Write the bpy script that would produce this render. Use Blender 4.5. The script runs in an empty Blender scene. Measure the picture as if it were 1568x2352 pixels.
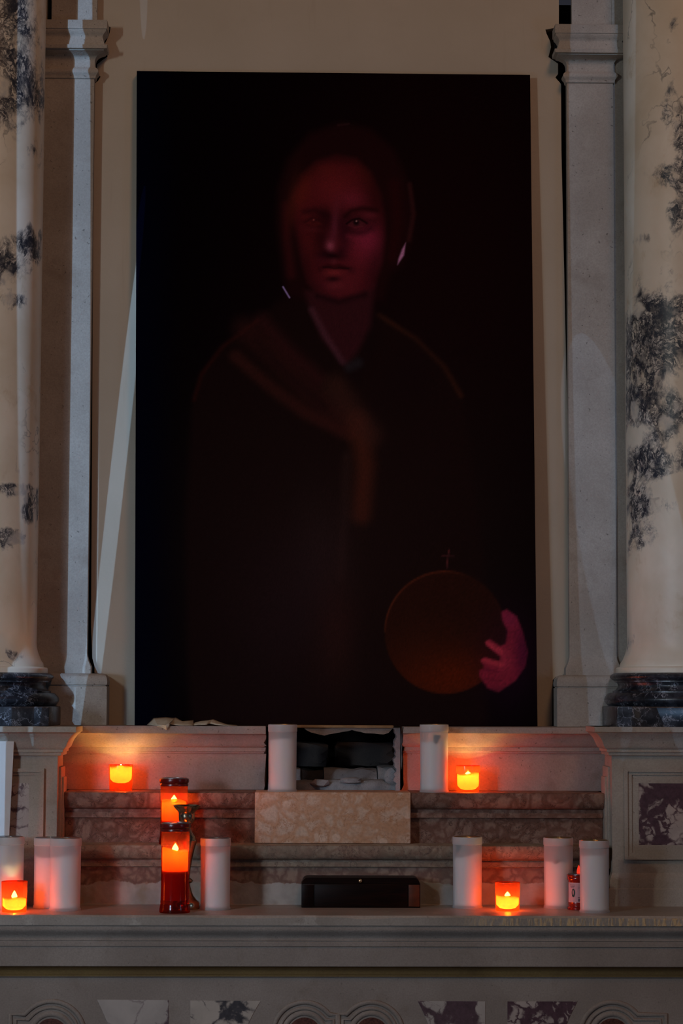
import bpy, bmesh, math, random
import numpy as np
from mathutils import Vector, Matrix, noise as mnoise

random.seed(7)
C = bpy.context.scene.collection
scn = bpy.context.scene

# ------------------------------------------------------------------ camera
W, H, F = 1568, 2352, 5200.0            # one photo pixel is one millimetre at 5.2 m
CAM = Vector((-0.097, -5.2, 1.49))
YAW, PITCH, ROLL = math.radians(-1.07), math.radians(4.66), math.radians(0.21)
Rm = (Matrix.Rotation(YAW, 3, 'Z') @ Matrix.Rotation(math.pi/2 + PITCH, 3, 'X')
      @ Matrix.Rotation(ROLL, 3, 'Z'))
cd = bpy.data.cameras.new('camera')
cd.sensor_fit = 'HORIZONTAL'; cd.sensor_width = 36.0; cd.lens = 36.0*F/W
cam = bpy.data.objects.new('camera', cd); C.objects.link(cam)
cam.matrix_world = Matrix.Translation(CAM) @ Rm.to_4x4()
scn.camera = cam

# ------------------------------------------------------------------ view, world, lights
vs = scn.view_settings
vs.view_transform = 'Standard'; vs.look = 'None'; vs.exposure = 0.0; vs.gamma = 1.0
vs.use_curve_mapping = False
wd = bpy.data.worlds.new('world'); scn.world = wd; wd.use_nodes = True
wd.node_tree.nodes['Background'].inputs[0].default_value = (0.50, 0.52, 0.70, 1)
wd.node_tree.nodes['Background'].inputs[1].default_value = 0.036

def lamp(name, kind, loc, target, power, color, **kw):
    l = bpy.data.lights.new(name, kind); l.energy = power; l.color = color
    for k, v in kw.items(): setattr(l, k, v)
    o = bpy.data.objects.new(name, l); C.objects.link(o); o.location = loc
    if target is not None:
        o.rotation_euler = (Vector(target)-Vector(loc)).to_track_quat('-Z', 'Y').to_euler()
    return o
def ray(px, py):
    return (Rm @ Vector(((px-W/2)/F, -(py-H/2)/F, -1.0))).normalized()
def P(px, py, Y):
    d = ray(px, py); return CAM + d*((Y-CAM.y)/d.y)
# warm church lamps high in the nave, cool daylight from a window on the left
lamp('nave_lamp', 'AREA', (1.2, -3.4, 5.2), (0, 0.4, 1.9), 30, (1.0, 0.50, 0.24), shape='DISK', size=1.0)
lamp('side_window', 'AREA', (-2.75, -4.2, 3.0), (0.0, 0.4, 1.6), 26, (0.93, 0.97, 0.90), shape='RECTANGLE', size=0.14, size_y=0.45)
lamp('low_daylight', 'AREA', (-1.9, -2.6, 1.55), (-.15, 0.1, 1.12), 2.7, (0.58, 0.75, 1.0), shape='RECTANGLE', size=0.4, size_y=0.5, spread=math.radians(70))
lamp('aisle_daylight', 'AREA', (2.6, -2.6, 1.6), (0.75, 0.3, 1.5), 3.0, (0.45, 0.66, 1.0), shape='RECTANGLE', size=0.4, size_y=0.8)
def beam(name, top, bot, width, Y, side_deg, up_deg, dist, power, color, soft=.0015):
    """added lamp throwing a narrow slit of cool light: a flattened spot cone"""
    a, b = P(*top, Y), P(*bot, Y); mid = (a+b)/2; ax = (a-b)
    d = Vector((-math.sin(math.radians(side_deg)), -math.cos(math.radians(side_deg)), math.tan(math.radians(up_deg)))).normalized()
    z = d; y = (ax-z*ax.dot(z)); ly = y.length; y.normalize(); x = y.cross(z)
    l = bpy.data.lights.new(name, 'SPOT'); l.spot_size = 2*math.atan(ly/2/dist); l.spot_blend = .0
    l.energy = power; l.color = color; l.shadow_soft_size = soft
    o = bpy.data.objects.new(name, l); C.objects.link(o)
    k = width*.00108/ly
    m = Matrix((x*k, y, z)).transposed().to_4x4(); m.translation = mid+d*dist; o.matrix_world = m
beam('added_beam', (185, -900), (175, 2250), 50, .42, 25, 6, 4.5, 440, (.33, .62, 1.0))
beam('added_beam', (345, 420), (190, 1800), 34, .46, 14, 8, 4.5, 300, (.38, .66, 1.0))
beam('added_beam', (330, -160), (330, 90), 18, .46, 14, 8, 4.5, 60, (.5, .72, 1.0))
beam('added_beam', (1356, -2600), (1372, 1790), 128, .42, -4, 6, 4.5, 120, (.40, .66, 1.0))
beam('added_beam', (1330, 760), (1530, 1800), 186, .42, -4, 6, 4.5, 64, (.36, .62, 1.0))

# ------------------------------------------------------------------ helpers
def hit(px, py, Z):
    d = ray(px, py); return CAM + d*((Z-CAM.z)/d.z)
def zr(py, Y, px=784): return P(px, py, Y).z
def xr(px, Y, py=1700): return P(px, py, Y).x

ORG = {}
def thing(name, label, cat, loc=(0, 0, 0), rotz=0, group=None):
    o = bpy.data.objects.new(name, None); C.objects.link(o)
    o.location = loc; o.rotation_euler = (0, 0, rotz); o.empty_display_size = 0.02
    o['label'] = label; o['category'] = cat
    if group: o['group'] = group
    ORG[o.name] = Vector(loc)
    return o
def link(name, me, mat, parent=None, smooth=None):
    if smooth is not None:
        me.shade_smooth() if hasattr(me, 'shade_smooth') else None
        try: me.set_sharp_from_angle(angle=math.radians(smooth))
        except Exception: pass
    if mat is not None and len(me.materials) == 0: me.materials.append(mat)
    o = bpy.data.objects.new(name, me); C.objects.link(o)
    if parent is not None:
        o.parent = parent; ORG[o.name] = ORG[parent.name]
    else: ORG[o.name] = Vector((0, 0, 0))
    return o
def mk(name, verts, faces, mat, parent=None, smooth=35, local=False):
    """verts are world points unless local"""
    off = Vector((0, 0, 0)) if (local or parent is None) else ORG[parent.name]
    me = bpy.data.meshes.new(name)
    me.from_pydata([tuple(Vector(v)-off) for v in verts], [], faces); me.update()
    bm = bmesh.new(); bm.from_mesh(me)
    bmesh.ops.recalc_face_normals(bm, faces=bm.faces); bm.to_mesh(me); bm.free()
    return link(name, me, mat, parent, smooth)
def mkbm(name, bm, mat, parent=None, smooth=35, local=False):
    off = Vector((0, 0, 0)) if (local or parent is None) else ORG[parent.name]
    bmesh.ops.translate(bm, verts=bm.verts, vec=-off)
    bmesh.ops.recalc_face_normals(bm, faces=bm.faces)
    me = bpy.data.meshes.new(name); bm.to_mesh(me); bm.free()
    return link(name, me, mat, parent, smooth)
def box_bm(x0, x1, y0, y1, z0, z1, bev=0.0, seg=2, bm=None):
    b = bmesh.new()
    bmesh.ops.create_cube(b, size=1.0)
    for v in b.verts:
        v.co = Vector((x0+(v.co.x+.5)*(x1-x0), y0+(v.co.y+.5)*(y1-y0), z0+(v.co.z+.5)*(z1-z0)))
    if bev > 0:
        bmesh.ops.bevel(b, geom=list(b.edges), offset=bev, segments=seg, profile=0.5, affect='EDGES')
    return b
def box(name, x0, x1, y0, y1, z0, z1, mat, parent=None, bev=0.003):
    return mkbm(name, box_bm(x0, x1, y0, y1, z0, z1, bev), mat, parent)
def structure(o):
    o['kind'] = 'structure'; return o
def lathe_data(prof, n=48, cap_top=True, cap_bot=True, centre=(0, 0, 0)):
    vs_, fs = [], []
    for r, z in prof:
        for k in range(n):
            a = 2*math.pi*k/n
            vs_.append((centre[0]+r*math.cos(a), centre[1]+r*math.sin(a), centre[2]+z))
    for i in range(len(prof)-1):
        for k in range(n):
            k2 = (k+1) % n
            fs.append((i*n+k, i*n+k2, (i+1)*n+k2, (i+1)*n+k))
    if cap_bot: fs.append(tuple(range(n-1, -1, -1)))
    if cap_top: fs.append(tuple(range((len(prof)-1)*n, len(prof)*n)))
    return vs_, fs
def lathe_mesh(name, prof, mat, n=48, smooth=35, **kw):
    v, f = lathe_data(prof, n, **kw)
    me = bpy.data.meshes.new(name); me.from_pydata(v, [], f); me.update()
    bm = bmesh.new(); bm.from_mesh(me)
    bmesh.ops.recalc_face_normals(bm, faces=bm.faces); bm.to_mesh(me); bm.free()
    me.shade_smooth(); me.set_sharp_from_angle(angle=math.radians(smooth))
    me.materials.append(mat)
    return me
def sweep_rect(x0, x1, yf, yb, prof, sides=(1, 1), rnd=None):
    """prof: (offset, z) rings round a rectangle; front and chosen sides grow by offset"""
    vs_, fs = [], []
    for off, z in prof:
        a, b = x0-off*sides[0], x1+off*sides[1]
        vs_ += [(a, yb, z), (a, yf-off, z), (b, yf-off, z), (b, yb, z)]
    for i in range(len(prof)-1):
        for k in range(4):
            k2 = (k+1) % 4
            fs.append((i*4+k, i*4+k2, (i+1)*4+k2, (i+1)*4+k))
    fs.append((3, 2, 1, 0)); n = (len(prof)-1)*4
    fs.append((n, n+1, n+2, n+3))
    return vs_, fs
def prism_x(prof, x0, x1, n=1, jag0=0.0, jag1=0.0, seed=0):
    """prof: closed (y, z) outline, extruded along x; a jagged end is a broken end"""
    xs = [x0+(x1-x0)*i/n for i in range(n+1)]
    m = len(prof); vs_, fs = [], []
    rr = random.Random(seed)
    cy = sum(p[0] for p in prof)/m; cz = sum(p[1] for p in prof)/m
    for i, x in enumerate(xs):
        for (y, z) in prof:
            dx = 0; yy, zz = y, z
            if i == 0 and jag0: dx = rr.uniform(0, jag0)
            if i == n and jag1: dx = -rr.uniform(0, jag1)
            if (i == 0 and jag0) or (i == n and jag1):
                s = 1-rr.uniform(0.0, 0.03); yy = cy+(y-cy)*s; zz = cz+(z-cz)*s
            vs_.append((x+dx, yy, zz))
    for i in range(n):
        for k in range(m):
            k2 = (k+1) % m
            fs.append((i*m+k, i*m+k2, (i+1)*m+k2, (i+1)*m+k))
    fs.append(tuple(range(m-1, -1, -1))); fs.append(tuple(range(n*m, (n+1)*m)))
    return vs_, fs
def arc(y0, z0, y1, z1, bulge, n=6):
    """points from (y0,z0) to (y1,z1) bowed sideways by bulge (fraction of chord)"""
    out = []
    dy, dz = y1-y0, z1-z0
    for i in range(n+1):
        t = i/n; s = 4*t*(1-t)*bulge
        out.append((y0+dy*t-dz*s, z0+dz*t+dy*s))
    return out
def slab_poly(name, pts, Y0, Y1, mat, parent=None, smooth=35):
    """pts world (x,z) outline, thickness from Y0 (front) to Y1"""
    n = len(pts)
    v = [(x, Y0, z) for x, z in pts]+[(x, Y1, z) for x, z in pts]
    f = [tuple(range(n)), tuple(range(2*n-1, n-1, -1))]
    f += [(i, (i+1) % n, n+(i+1) % n, n+i) for i in range(n)]
    return mk(name, v, f, mat, parent, smooth)
def rail(name, pts, rad, mat, parent=None, closed=False, n=10, squash=1.0):
    """a round bead swept along points in an x-z plane; pts world"""
    v, f = [], []; m = len(pts)
    for i, p in enumerate(pts):
        a = Vector(pts[(i-1) % m] if (closed or i > 0) else p)
        b = Vector(pts[(i+1) % m] if (closed or i < m-1) else p)
        t = (b-a).normalized(); nrm = Vector((t.z, 0, -t.x))
        for k in range(n):
            an = 2*math.pi*k/n
            v.append(Vector(p)+nrm*(rad*math.cos(an))+Vector((0, -1, 0))*(rad*squash*math.sin(an)))
    for i in range(m if closed else m-1):
        j = (i+1) % m
        for k in range(n):
            k2 = (k+1) % n
            f.append((i*n+k, i*n+k2, j*n+k2, j*n+k))
    if not closed:
        f.append(tuple(range(n))); f.append(tuple(range((m-1)*n, m*n)))
    return mk(name, v, f, mat, parent, 60)

# ------------------------------------------------------------------ materials
class N:
    def __init__(s, name):
        s.m = bpy.data.materials.new(name); s.m.use_nodes = True
        s.t = s.m.node_tree; s.b = s.t.nodes['Principled BSDF']; s.out = s.t.nodes['Material Output']
    def n(s, typ, **kw):
        x = s.t.nodes.new(typ)
        for k, v in kw.items(): setattr(x, k, v)
        return x
    def L(s, a, b): s.t.links.new(a, b)
    def inp(s, sock, v):
        if isinstance(v, bpy.types.NodeSocket): s.L(v, sock)
        elif isinstance(v, (tuple, list)) and len(v) == 3 and sock.type == 'RGBA': sock.default_value = (*v, 1)
        else: sock.default_value = v
    def obj(s, scale=(1, 1, 1), loc=(0, 0, 0)):
        tc = s.n('ShaderNodeTexCoord'); mp = s.n('ShaderNodeMapping')
        s.L(tc.outputs['Object'], mp.inputs[0]); mp.inputs['Scale'].default_value = scale
        mp.inputs['Location'].default_value = loc
        return mp.outputs[0]
    def noise(s, vec, scale, detail=4, rough=0.55, dist=0.0, out='Fac'):
        x = s.n('ShaderNodeTexNoise'); s.L(vec, x.inputs['Vector'])
        x.inputs['Scale'].default_value = scale; x.inputs['Detail'].default_value = detail
        x.inputs['Roughness'].default_value = rough; x.inputs['Distortion'].default_value = dist
        return x.outputs[out]
    def voro(s, vec, scale, feature='DISTANCE_TO_EDGE', out='Distance', rnd=1.0):
        x = s.n('ShaderNodeTexVoronoi', feature=feature); s.L(vec, x.inputs['Vector'])
        x.inputs['Scale'].default_value = scale; x.inputs['Randomness'].default_value = rnd
        return x.outputs[out]
    def warp(s, vec, scale, amt, detail=3):
        c = s.noise(vec, scale, detail, out='Color')
        a = s.n('ShaderNodeVectorMath', operation='SUBTRACT'); s.L(c, a.inputs[0]); a.inputs[1].default_value = (.5, .5, .5)
        b = s.n('ShaderNodeVectorMath', operation='SCALE'); s.L(a.outputs[0], b.inputs[0]); b.inputs['Scale'].default_value = amt
        d = s.n('ShaderNodeVectorMath', operation='ADD'); s.L(vec, d.inputs[0]); s.L(b.outputs[0], d.inputs[1])
        return d.outputs[0]
    def ss(s, v, a, b, lo=0.0, hi=1.0):
        x = s.n('ShaderNodeMapRange', interpolation_type='SMOOTHSTEP')
        s.inp(x.inputs['Value'], v); s.inp(x.inputs['From Min'], a); s.inp(x.inputs['From Max'], b)
        x.inputs['To Min'].default_value = lo; x.inputs['To Max'].default_value = hi
        return x.outputs[0]
    def mix(s, f, a, b, mode='MIX'):
        x = s.n('ShaderNodeMix', data_type='RGBA', blend_type=mode)
        s.inp(x.inputs[0], f); s.inp(x.inputs[6], a); s.inp(x.inputs[7], b)
        return x.outputs[2]
    def math(s, op, a, b=0.0):
        x = s.n('ShaderNodeMath', operation=op); s.inp(x.inputs[0], a); s.inp(x.inputs[1], b); return x.outputs[0]
    def attr(s, name, out='Fac'):
        x = s.n('ShaderNodeAttribute'); x.attribute_name = name; return x.outputs[out]
    def sep(s, vec):
        x = s.n('ShaderNodeSeparateXYZ'); s.L(vec, x.inputs[0]); return x.outputs
    def bump(s, h, dist, strength=1.0):
        x = s.n('ShaderNodeBump'); s.L(h, x.inputs['Height']); x.inputs['Distance'].default_value = dist
        x.inputs['Strength'].default_value = strength; s.L(x.outputs[0], s.b.inputs['Normal'])
    def fin(s, col, rough=0.7, spec=0.3):
        s.inp(s.b.inputs['Base Color'], col); s.inp(s.b.inputs['Roughness'], rough)
        s.b.inputs['Specular IOR Level'].default_value = spec
        return s.m

def limestone(name, light, dark, stain, pits=0.5, scale=1.0, rough=0.88, spec=.12):
    m = N(name); v = m.obj()
    c = m.mix(m.ss(m.noise(v, 5*scale, 5), .35, .68), dark, light)
    c = m.mix(m.ss(m.noise(v, 14*scale, 6, .65), .52, .75, 0, .55), c, stain)
    g = m.noise(v, 260*scale, 2)
    c = m.mix(m.ss(g, .3, .7, 0, .22), c, tuple(x*.5 for x in dark))
    p = m.ss(m.noise(v, 120*scale, 3, .6), .66, .72, 0, pits)
    c = m.mix(p, c, tuple(x*.25 for x in dark))
    h = m.math('ADD', m.math('MULTIPLY', g, .5), m.noise(v, 60*scale, 4))
    h = m.math('SUBTRACT', h, p)
    m.bump(h, 0.0012)
    return m.fin(c, rough, spec)
def plain(name, col, rough=0.6, spec=0.3, metal=0.0, scale=40, var=0.25, bump=0.0):
    m = N(name); v = m.obj()
    c = m.mix(m.ss(m.noise(v, scale, 5), .3, .7, 0, 1), tuple(x*(1-var) for x in col), tuple(min(1, x*(1+var*.6)) for x in col))
    if bump: m.bump(m.noise(v, scale*4, 3), bump)
    m.b.inputs['Metallic'].default_value = metal
    return m.fin(c, rough, spec)

def make_plaster():
    m = N('cream_plaster'); v = m.obj()
    c = m.mix(m.ss(m.noise(v, 2.2, 4), .3, .7), (.50, .445, .375), (.56, .50, .43))
    c = m.mix(m.ss(m.noise(v, 7, 6, .7), .55, .8, 0, .3), c, (.44, .38, .31))
    c = m.mix(m.ss(m.noise(m.obj((14, 1, 1.2)), 3, 5), .6, .75, 0, .22), c, (.40, .34, .27))
    m.bump(m.noise(v, 90, 4), 0.0008)
    return m.fin(c, .85, .15)
def make_column_marble():
    m = N('veined_white_marble'); v = m.obj((1, 1, .8))
    mask = m.attr('vein')
    w = m.warp(v, 7, .10, 5); w2 = m.warp(w, 40, .016, 4)
    def ridge(sc, wd, rough=.6):
        return m.ss(m.math('ABSOLUTE', m.math('SUBTRACT', m.noise(w2, sc, 5, rough), .5)), wd*.25, wd, 1, 0)
    web = m.math('MAXIMUM', ridge(11, .030), m.math('MAXIMUM', ridge(24, .050), m.math('MULTIPLY', ridge(58, .07), .8)))
    gate = m.ss(m.math('ADD', mask, m.math('MULTIPLY', m.math('SUBTRACT', m.noise(w, 15, 5, .65), .5), 1.7)), .30, .66)
    blot = m.ss(m.math('ADD', m.noise(w2, 20, 6, .72), m.math('MULTIPLY', mask, .13)), .58, .68)
    d = m.math('MULTIPLY', gate, m.math('MAXIMUM', web, blot))
    d = m.math('MULTIPLY', d, m.ss(m.voro(w2, 13, 'F1'), .24, .36, .06, 1))
    d = m.math('MULTIPLY', d, m.ss(m.noise(v, 75, 5, .7), .25, .55, .6, 1))
    # thin stray veins
    vn = m.math('ABSOLUTE', m.math('SUBTRACT', m.noise(w, 6, 4, .6), .5))
    d = m.math('MAXIMUM', d, m.math('MULTIPLY', m.ss(vn, 0, .012, 1, 0), m.ss(m.noise(v, 4.2, 3), .5, .66, 0, .6)))
    c = m.mix(m.ss(m.noise(w, 6, 4), .3, .7), (.70, .62, .49), (.86, .80, .69))
    c = m.mix(m.ss(m.noise(w, 9, 5, .7), .56, .78, 0, .7), c, (.50, .36, .19))
    c = m.mix(m.math('MULTIPLY', gate, m.ss(m.noise(w, 30, 5, .6), .35, .65, .1, .6)), c, (.36, .37, .40))
    c = m.mix(d, c, m.mix(m.noise(v, 60, 4), (.010, .013, .022), (.055, .062, .085)))
    return m.fin(c, .38, .4)
def make_black_marble():
    m = N('black_veined_marble'); v = m.obj()
    w = m.warp(v, 22, .05, 5)
    vn = m.math('ABSOLUTE', m.math('SUBTRACT', m.noise(w, 22, 5, .6), .5))
    ln = m.math('MULTIPLY', m.ss(vn, 0, .016, 1, 0), m.ss(m.noise(v, 30, 3), .42, .62))
    e = m.math('MULTIPLY', m.ss(m.voro(w, 34), 0, .035, 1, 0), m.ss(m.noise(v, 14, 3), .48, .62, 0, .8))
    c = m.mix(m.ss(m.noise(v, 40, 5, .7), .4, .7), (.012, .013, .018), (.05, .055, .07))
    c = m.mix(m.ss(m.noise(w, 15, 3), .6, .72, 0, .6), c, (.10, .085, .07))
    c = m.mix(m.math('MAXIMUM', ln, e), c, (.30, .31, .35))
    return m.fin(c, .32, .5)
def make_breccia(name, purple, cream, scale=16, bias=0.0):
    m = N(name); v = m.obj()
    w = m.warp(v, 18, .06, 5); w2 = m.warp(w, 70, .008, 3)
    e = m.math('MINIMUM', m.voro(w2, scale), m.math('ADD', m.voro(w2, scale*2.6), .05))
    amt = m.math('ADD', m.noise(w, 7, 4, .6), bias)
    thr = m.ss(amt, .38, .66, .0, .20)
    d = m.ss(m.math('SUBTRACT', e, thr), -.05, .05, 1, 0)
    c = m.mix(m.ss(m.noise(w, 12, 4), .3, .7), tuple(x*.8 for x in cream), cream)
    p = m.mix(m.noise(v, 90, 5, .7), tuple(x*.35 for x in purple), tuple(x*1.9 for x in purple))
    c = m.mix(d, c, p)
    return m.fin(c, .4, .35)
def make_rosso(name, matrix, nodule, vein, scale=26, grime=0.0, nod=0.0):
    m = N(name); v = m.obj()
    w = m.warp(m.warp(v, 9, .07, 3), 30, .03, 4)
    e = m.voro(w, scale)
    e = m.math('ADD', e, m.math('MULTIPLY', m.math('SUBTRACT', m.noise(w, 24, 5, .65), .5), .5))
    c = m.mix(m.ss(e, .0, .30, 0, .85), matrix, nodule)
    c = m.mix(m.ss(m.noise(w, 9, 6, .7), .45, .70, 0, .8), c, matrix)
    if nod:
        nd = m.math('MULTIPLY', m.ss(m.voro(m.warp(v, 30, .012, 3), scale*.9, 'F1'), .24, .32, 1, 0), m.ss(m.noise(v, 9, 3), .44, .54))
        c = m.mix(m.math('MULTIPLY', nd, nod), c, tuple(min(1, x*1.12) for x in nodule))
    vn = m.math('ABSOLUTE', m.math('SUBTRACT', m.noise(w, 16, 5, .65), .5))
    c = m.mix(m.ss(vn, 0, .014, .75, 0), c, vein)
    g = m.noise(v, 150, 3)
    c = m.mix(m.ss(g, .35, .7, 0, .3), c, tuple(x*.45 for x in matrix))
    if grime: c = m.mix(m.ss(m.noise(v, 8, 5, .7), .4, .7, 0, grime), c, (.20, .17, .12))
    m.bump(m.math('ADD', g, m.noise(v, 50, 4)), .0012)
    return m.fin(c, .5, .3)
def make_step_face():
    """red marble whose foot was patched with pale mortar along a ragged line"""
    m = N('red_marble_with_mortar_patch'); v = m.obj()
    w = m.warp(v, 20, .05, 4)
    c = m.mix(m.ss(m.math('ADD', m.voro(w, 34), m.math('MULTIPLY', m.math('SUBTRACT', m.noise(w, 26, 5, .65), .5), .6)), 0, .3), (.17, .095, .075), (.30, .20, .155))
    c = m.mix(m.ss(m.noise(w, 14, 6, .7), .45, .72, 0, .7), c, (.20, .14, .10))
    z = m.sep(v)[2]
    x = m.sep(v)[0]
    edge = m.math('ADD', m.math('MULTIPLY', m.noise(m.obj((1, 1, .3)), 9, 6, .6), .045), m.math('MULTIPLY', m.noise(v, 60, 4), .012))
    cut = m.ss(m.math('SUBTRACT', z, edge), .020, .024, 1, 0)
    mortar = m.mix(m.ss(m.noise(v, 18, 5), .35, .7), (.30, .27, .245), (.42, .38, .35))
    mortar = m.mix(m.ss(m.noise(v, 8, 4), .52, .62, 0, .7), mortar, (.27, .22, .16))
    c = m.mix(cut, c, mortar)
    m.bump(m.math('ADD', m.noise(v, 50, 4), m.math('MULTIPLY', cut, .6)), .0025)
    return m.fin(c, .65, .25)
def make_wood():
    m = N('dark_polished_wood'); v = m.obj((3, 30, 40))
    c = m.mix(m.ss(m.noise(v, 3, 5, .6, 1.5), .3, .7), (.003, .001, .0007), (.012, .0035, .0018))
    return m.fin(c, .4, .12)
def shell(name, trans_col, transp_col, f_transp, gloss=.10, rough=.18, diff=None, f_diff=.3):
    """thin coloured plastic: part clear, part milky, shiny outside"""
    m = N(name); t = m.t
    t.nodes.remove(m.b)
    tr = m.n('ShaderNodeBsdfTranslucent'); tr.inputs[0].default_value = (*trans_col, 1)
    body = tr.outputs[0]
    df = m.n('ShaderNodeBsdfDiffuse'); df.inputs[0].default_value = (*(diff or trans_col), 1)
    mx0 = m.n('ShaderNodeMixShader'); mx0.inputs[0].default_value = f_diff
    m.L(body, mx0.inputs[1]); m.L(df.outputs[0], mx0.inputs[2])
    tp = m.n('ShaderNodeBsdfTransparent'); tp.inputs[0].default_value = (*transp_col, 1)
    mx = m.n('ShaderNodeMixShader'); mx.inputs[0].default_value = f_transp
    m.L(mx0.outputs[0], mx.inputs[1]); m.L(tp.outputs[0], mx.inputs[2])
    gl = m.n('ShaderNodeBsdfGlossy'); gl.inputs['Roughness'].default_value = rough
    fr = m.n('ShaderNodeLayerWeight'); fr.inputs[0].default_value = .25
    k = m.math('MULTIPLY', fr.outputs['Fresnel'], gloss)
    k = m.math('ADD', k, gloss*.3)
    mg = m.n('ShaderNodeMixShader'); m.L(k, mg.inputs[0]); m.L(mx.outputs[0], mg.inputs[1]); m.L(gl.outputs[0], mg.inputs[2])
    m.L(mg.outputs[0], m.out.inputs[0])
    return m.m
def wax(name, col, radius, scale):
    m = N(name)
    m.b.inputs['Subsurface Weight'].default_value = 1.0
    m.b.inputs['Subsurface Radius'].default_value = radius
    m.b.inputs['Subsurface Scale'].default_value = scale
    return m.fin(col, .5, .3)
def lit_wax(name, col, clear):
    """soft wax round a burning wick: part milky, part letting the flame shine through"""
    m = N(name); m.t.nodes.remove(m.b)
    df = m.n('ShaderNodeBsdfDiffuse'); df.inputs[0].default_value = (*col, 1)
    tr = m.n('ShaderNodeBsdfTranslucent'); tr.inputs[0].default_value = (*col, 1)
    a = m.n('ShaderNodeMixShader'); a.inputs[0].default_value = .5
    m.L(df.outputs[0], a.inputs[1]); m.L(tr.outputs[0], a.inputs[2])
    tp = m.n('ShaderNodeBsdfTransparent'); tp.inputs[0].default_value = (1, .62, .3, 1)
    b = m.n('ShaderNodeMixShader'); b.inputs[0].default_value = clear
    m.L(a.outputs[0], b.inputs[1]); m.L(tp.outputs[0], b.inputs[2]); m.L(b.outputs[0], m.out.inputs[0])
    return m.m
def emit(name, col, s):
    m = N(name); e = m.n('ShaderNodeEmission'); e.inputs[0].default_value = (*col, 1); e.inputs[1].default_value = s
    m.L(e.outputs[0], m.out.inputs[0]); m.t.nodes.remove(m.b); return m.m

# depth of the main planes (y grows away from the camera)
Y_ALT, Y_LOW, Y_MID, Y_LEDGE, Y_PED = -.12, .140, .200, .290, .125
Y_PIL, Y_WALL = .42, .46
ZA = zr(2103, Y_ALT)                      # altar top
Z1 = zr(1941, Y_LOW-.02)                  # top of the lower step
Z2 = zr(1820, Y_MID-.02)                  # top of the middle step
Z3 = zr(1669, Y_LEDGE-.04)                # top of the ledge

M_plaster = make_plaster()
M_pil = limestone('grey_tooled_limestone', (.46, .42, .38), (.36, .32, .285), (.27, .225, .19), .6)
M_ped = limestone('warm_limestone', (.44, .39, .335), (.345, .295, .245), (.29, .22, .165), .4)
M_ledge = limestone('rose_limestone', (.42, .35, .32), (.33, .26, .235), (.24, .17, .145), .5)
M_alt = limestone('grey_altar_stone', (.33, .28, .245), (.265, .22, .19), (.22, .17, .135), .25)
def make_slab():
    """worn slab: the right part of its edge is tooled, with streaks tinted yellow"""
    m = N('worn_altar_slab'); v = m.obj()
    c = m.mix(m.ss(m.noise(v, 7, 5), .35, .68), (.28, .235, .195), (.37, .32, .275))
    c = m.mix(m.ss(m.noise(v, 12, 5, .6), .60, .64, 0, .8), c, (.42, .37, .32))
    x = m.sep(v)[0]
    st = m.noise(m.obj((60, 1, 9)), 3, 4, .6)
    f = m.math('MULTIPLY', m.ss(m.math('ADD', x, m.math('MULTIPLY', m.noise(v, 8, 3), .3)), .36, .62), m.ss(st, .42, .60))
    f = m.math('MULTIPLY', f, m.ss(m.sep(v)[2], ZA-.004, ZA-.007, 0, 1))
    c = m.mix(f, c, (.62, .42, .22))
    g = m.noise(v, 200, 3)
    c = m.mix(m.ss(g, .3, .7, 0, .25), c, (.15, .12, .10))
    c = m.mix(m.ss(m.noise(v, 90, 3, .6), .68, .73, 0, .5), c, (.08, .065, .05))
    m.bump(m.math('ADD', m.math('MULTIPLY', g, .4), m.math('MULTIPLY', st, f)), .0015)
    return m.fin(c, .38, .5)
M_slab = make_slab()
M_band = limestone('ochre_brown_stone', (.25, .16, .065), (.20, .12, .05), (.14, .085, .035), .2)
M_col = make_column_marble()
M_black = make_black_marble()
M_brec = make_breccia('purple_breccia_marble', (.075, .04, .05), (.46, .38, .34), 15, .04)
M_brec2 = make_breccia('pale_breccia_marble', (.085, .05, .06), (.46, .40, .36), 11, -.02)
M_brec3 = make_breccia('grey_veined_marble', (.05, .045, .05), (.48, .41, .35), 10, -.06)
M_rosso = make_rosso('red_step_marble', (.17, .08, .055), (.31, .195, .15), (.06, .025, .018), 30, 0, .5)
M_rosso2 = make_rosso('ochre_step_marble', (.25, .17, .125), (.37, .29, .215), (.09, .05, .04), 34, .5)
M_block = make_rosso('salmon_marble', (.58, .31, .18), (.66, .47, .36), (.42, .19, .09), 30, 0, .8)
M_step = make_step_face()
M_porph = plain('red_porphyry', (.10, .035, .025), .5, .3, 0, 160, .5)
M_rubble = limestone('blue_grey_rubble', (.34, .34, .36), (.17, .17, .185), (.09, .085, .085), .7, 1.6)
M_dstone = limestone('dark_stone', (.065, .055, .052), (.032, .029, .03), (.08, .065, .055), .5, 1.5)  # near-black tone, used for some stones in the gap
M_rear = plain('dark_rear_masonry', (.02, .018, .016), .9, .05, 0, 10, .3)
M_floor = plain('grey_stone_floor', (.16, .14, .12), .7, .2, 0, 6, .2)
M_wood = make_wood()
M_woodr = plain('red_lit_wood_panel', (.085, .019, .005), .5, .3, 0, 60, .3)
M_brass = plain('tarnished_brass', (.52, .43, .28), .22, .5, 1.0, 60, .35)
M_gold = plain('gold_tin_lid', (.42, .30, .14), .35, .5, 1.0, 80, .2)
M_tin = plain('dull_tin', (.30, .30, .31), .4, .5, 1.0, 80, .2)
M_paper = plain('white_card', (.60, .575, .55), .85, .1, 0, 12, .06)
M_cloth = plain('beige_canvas_scrap', (.55, .47, .36), .9, .1, 0, 60, .12, .0006)
M_woodstrip = plain('raw_pine_strip', (.34, .20, .10), .8, .1, 0, 30, .3)
M_pstrip = limestone('broken_plaster_edge', (.34, .28, .24), (.24, .18, .15), (.15, .09, .06), .4, 2.0)
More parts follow.
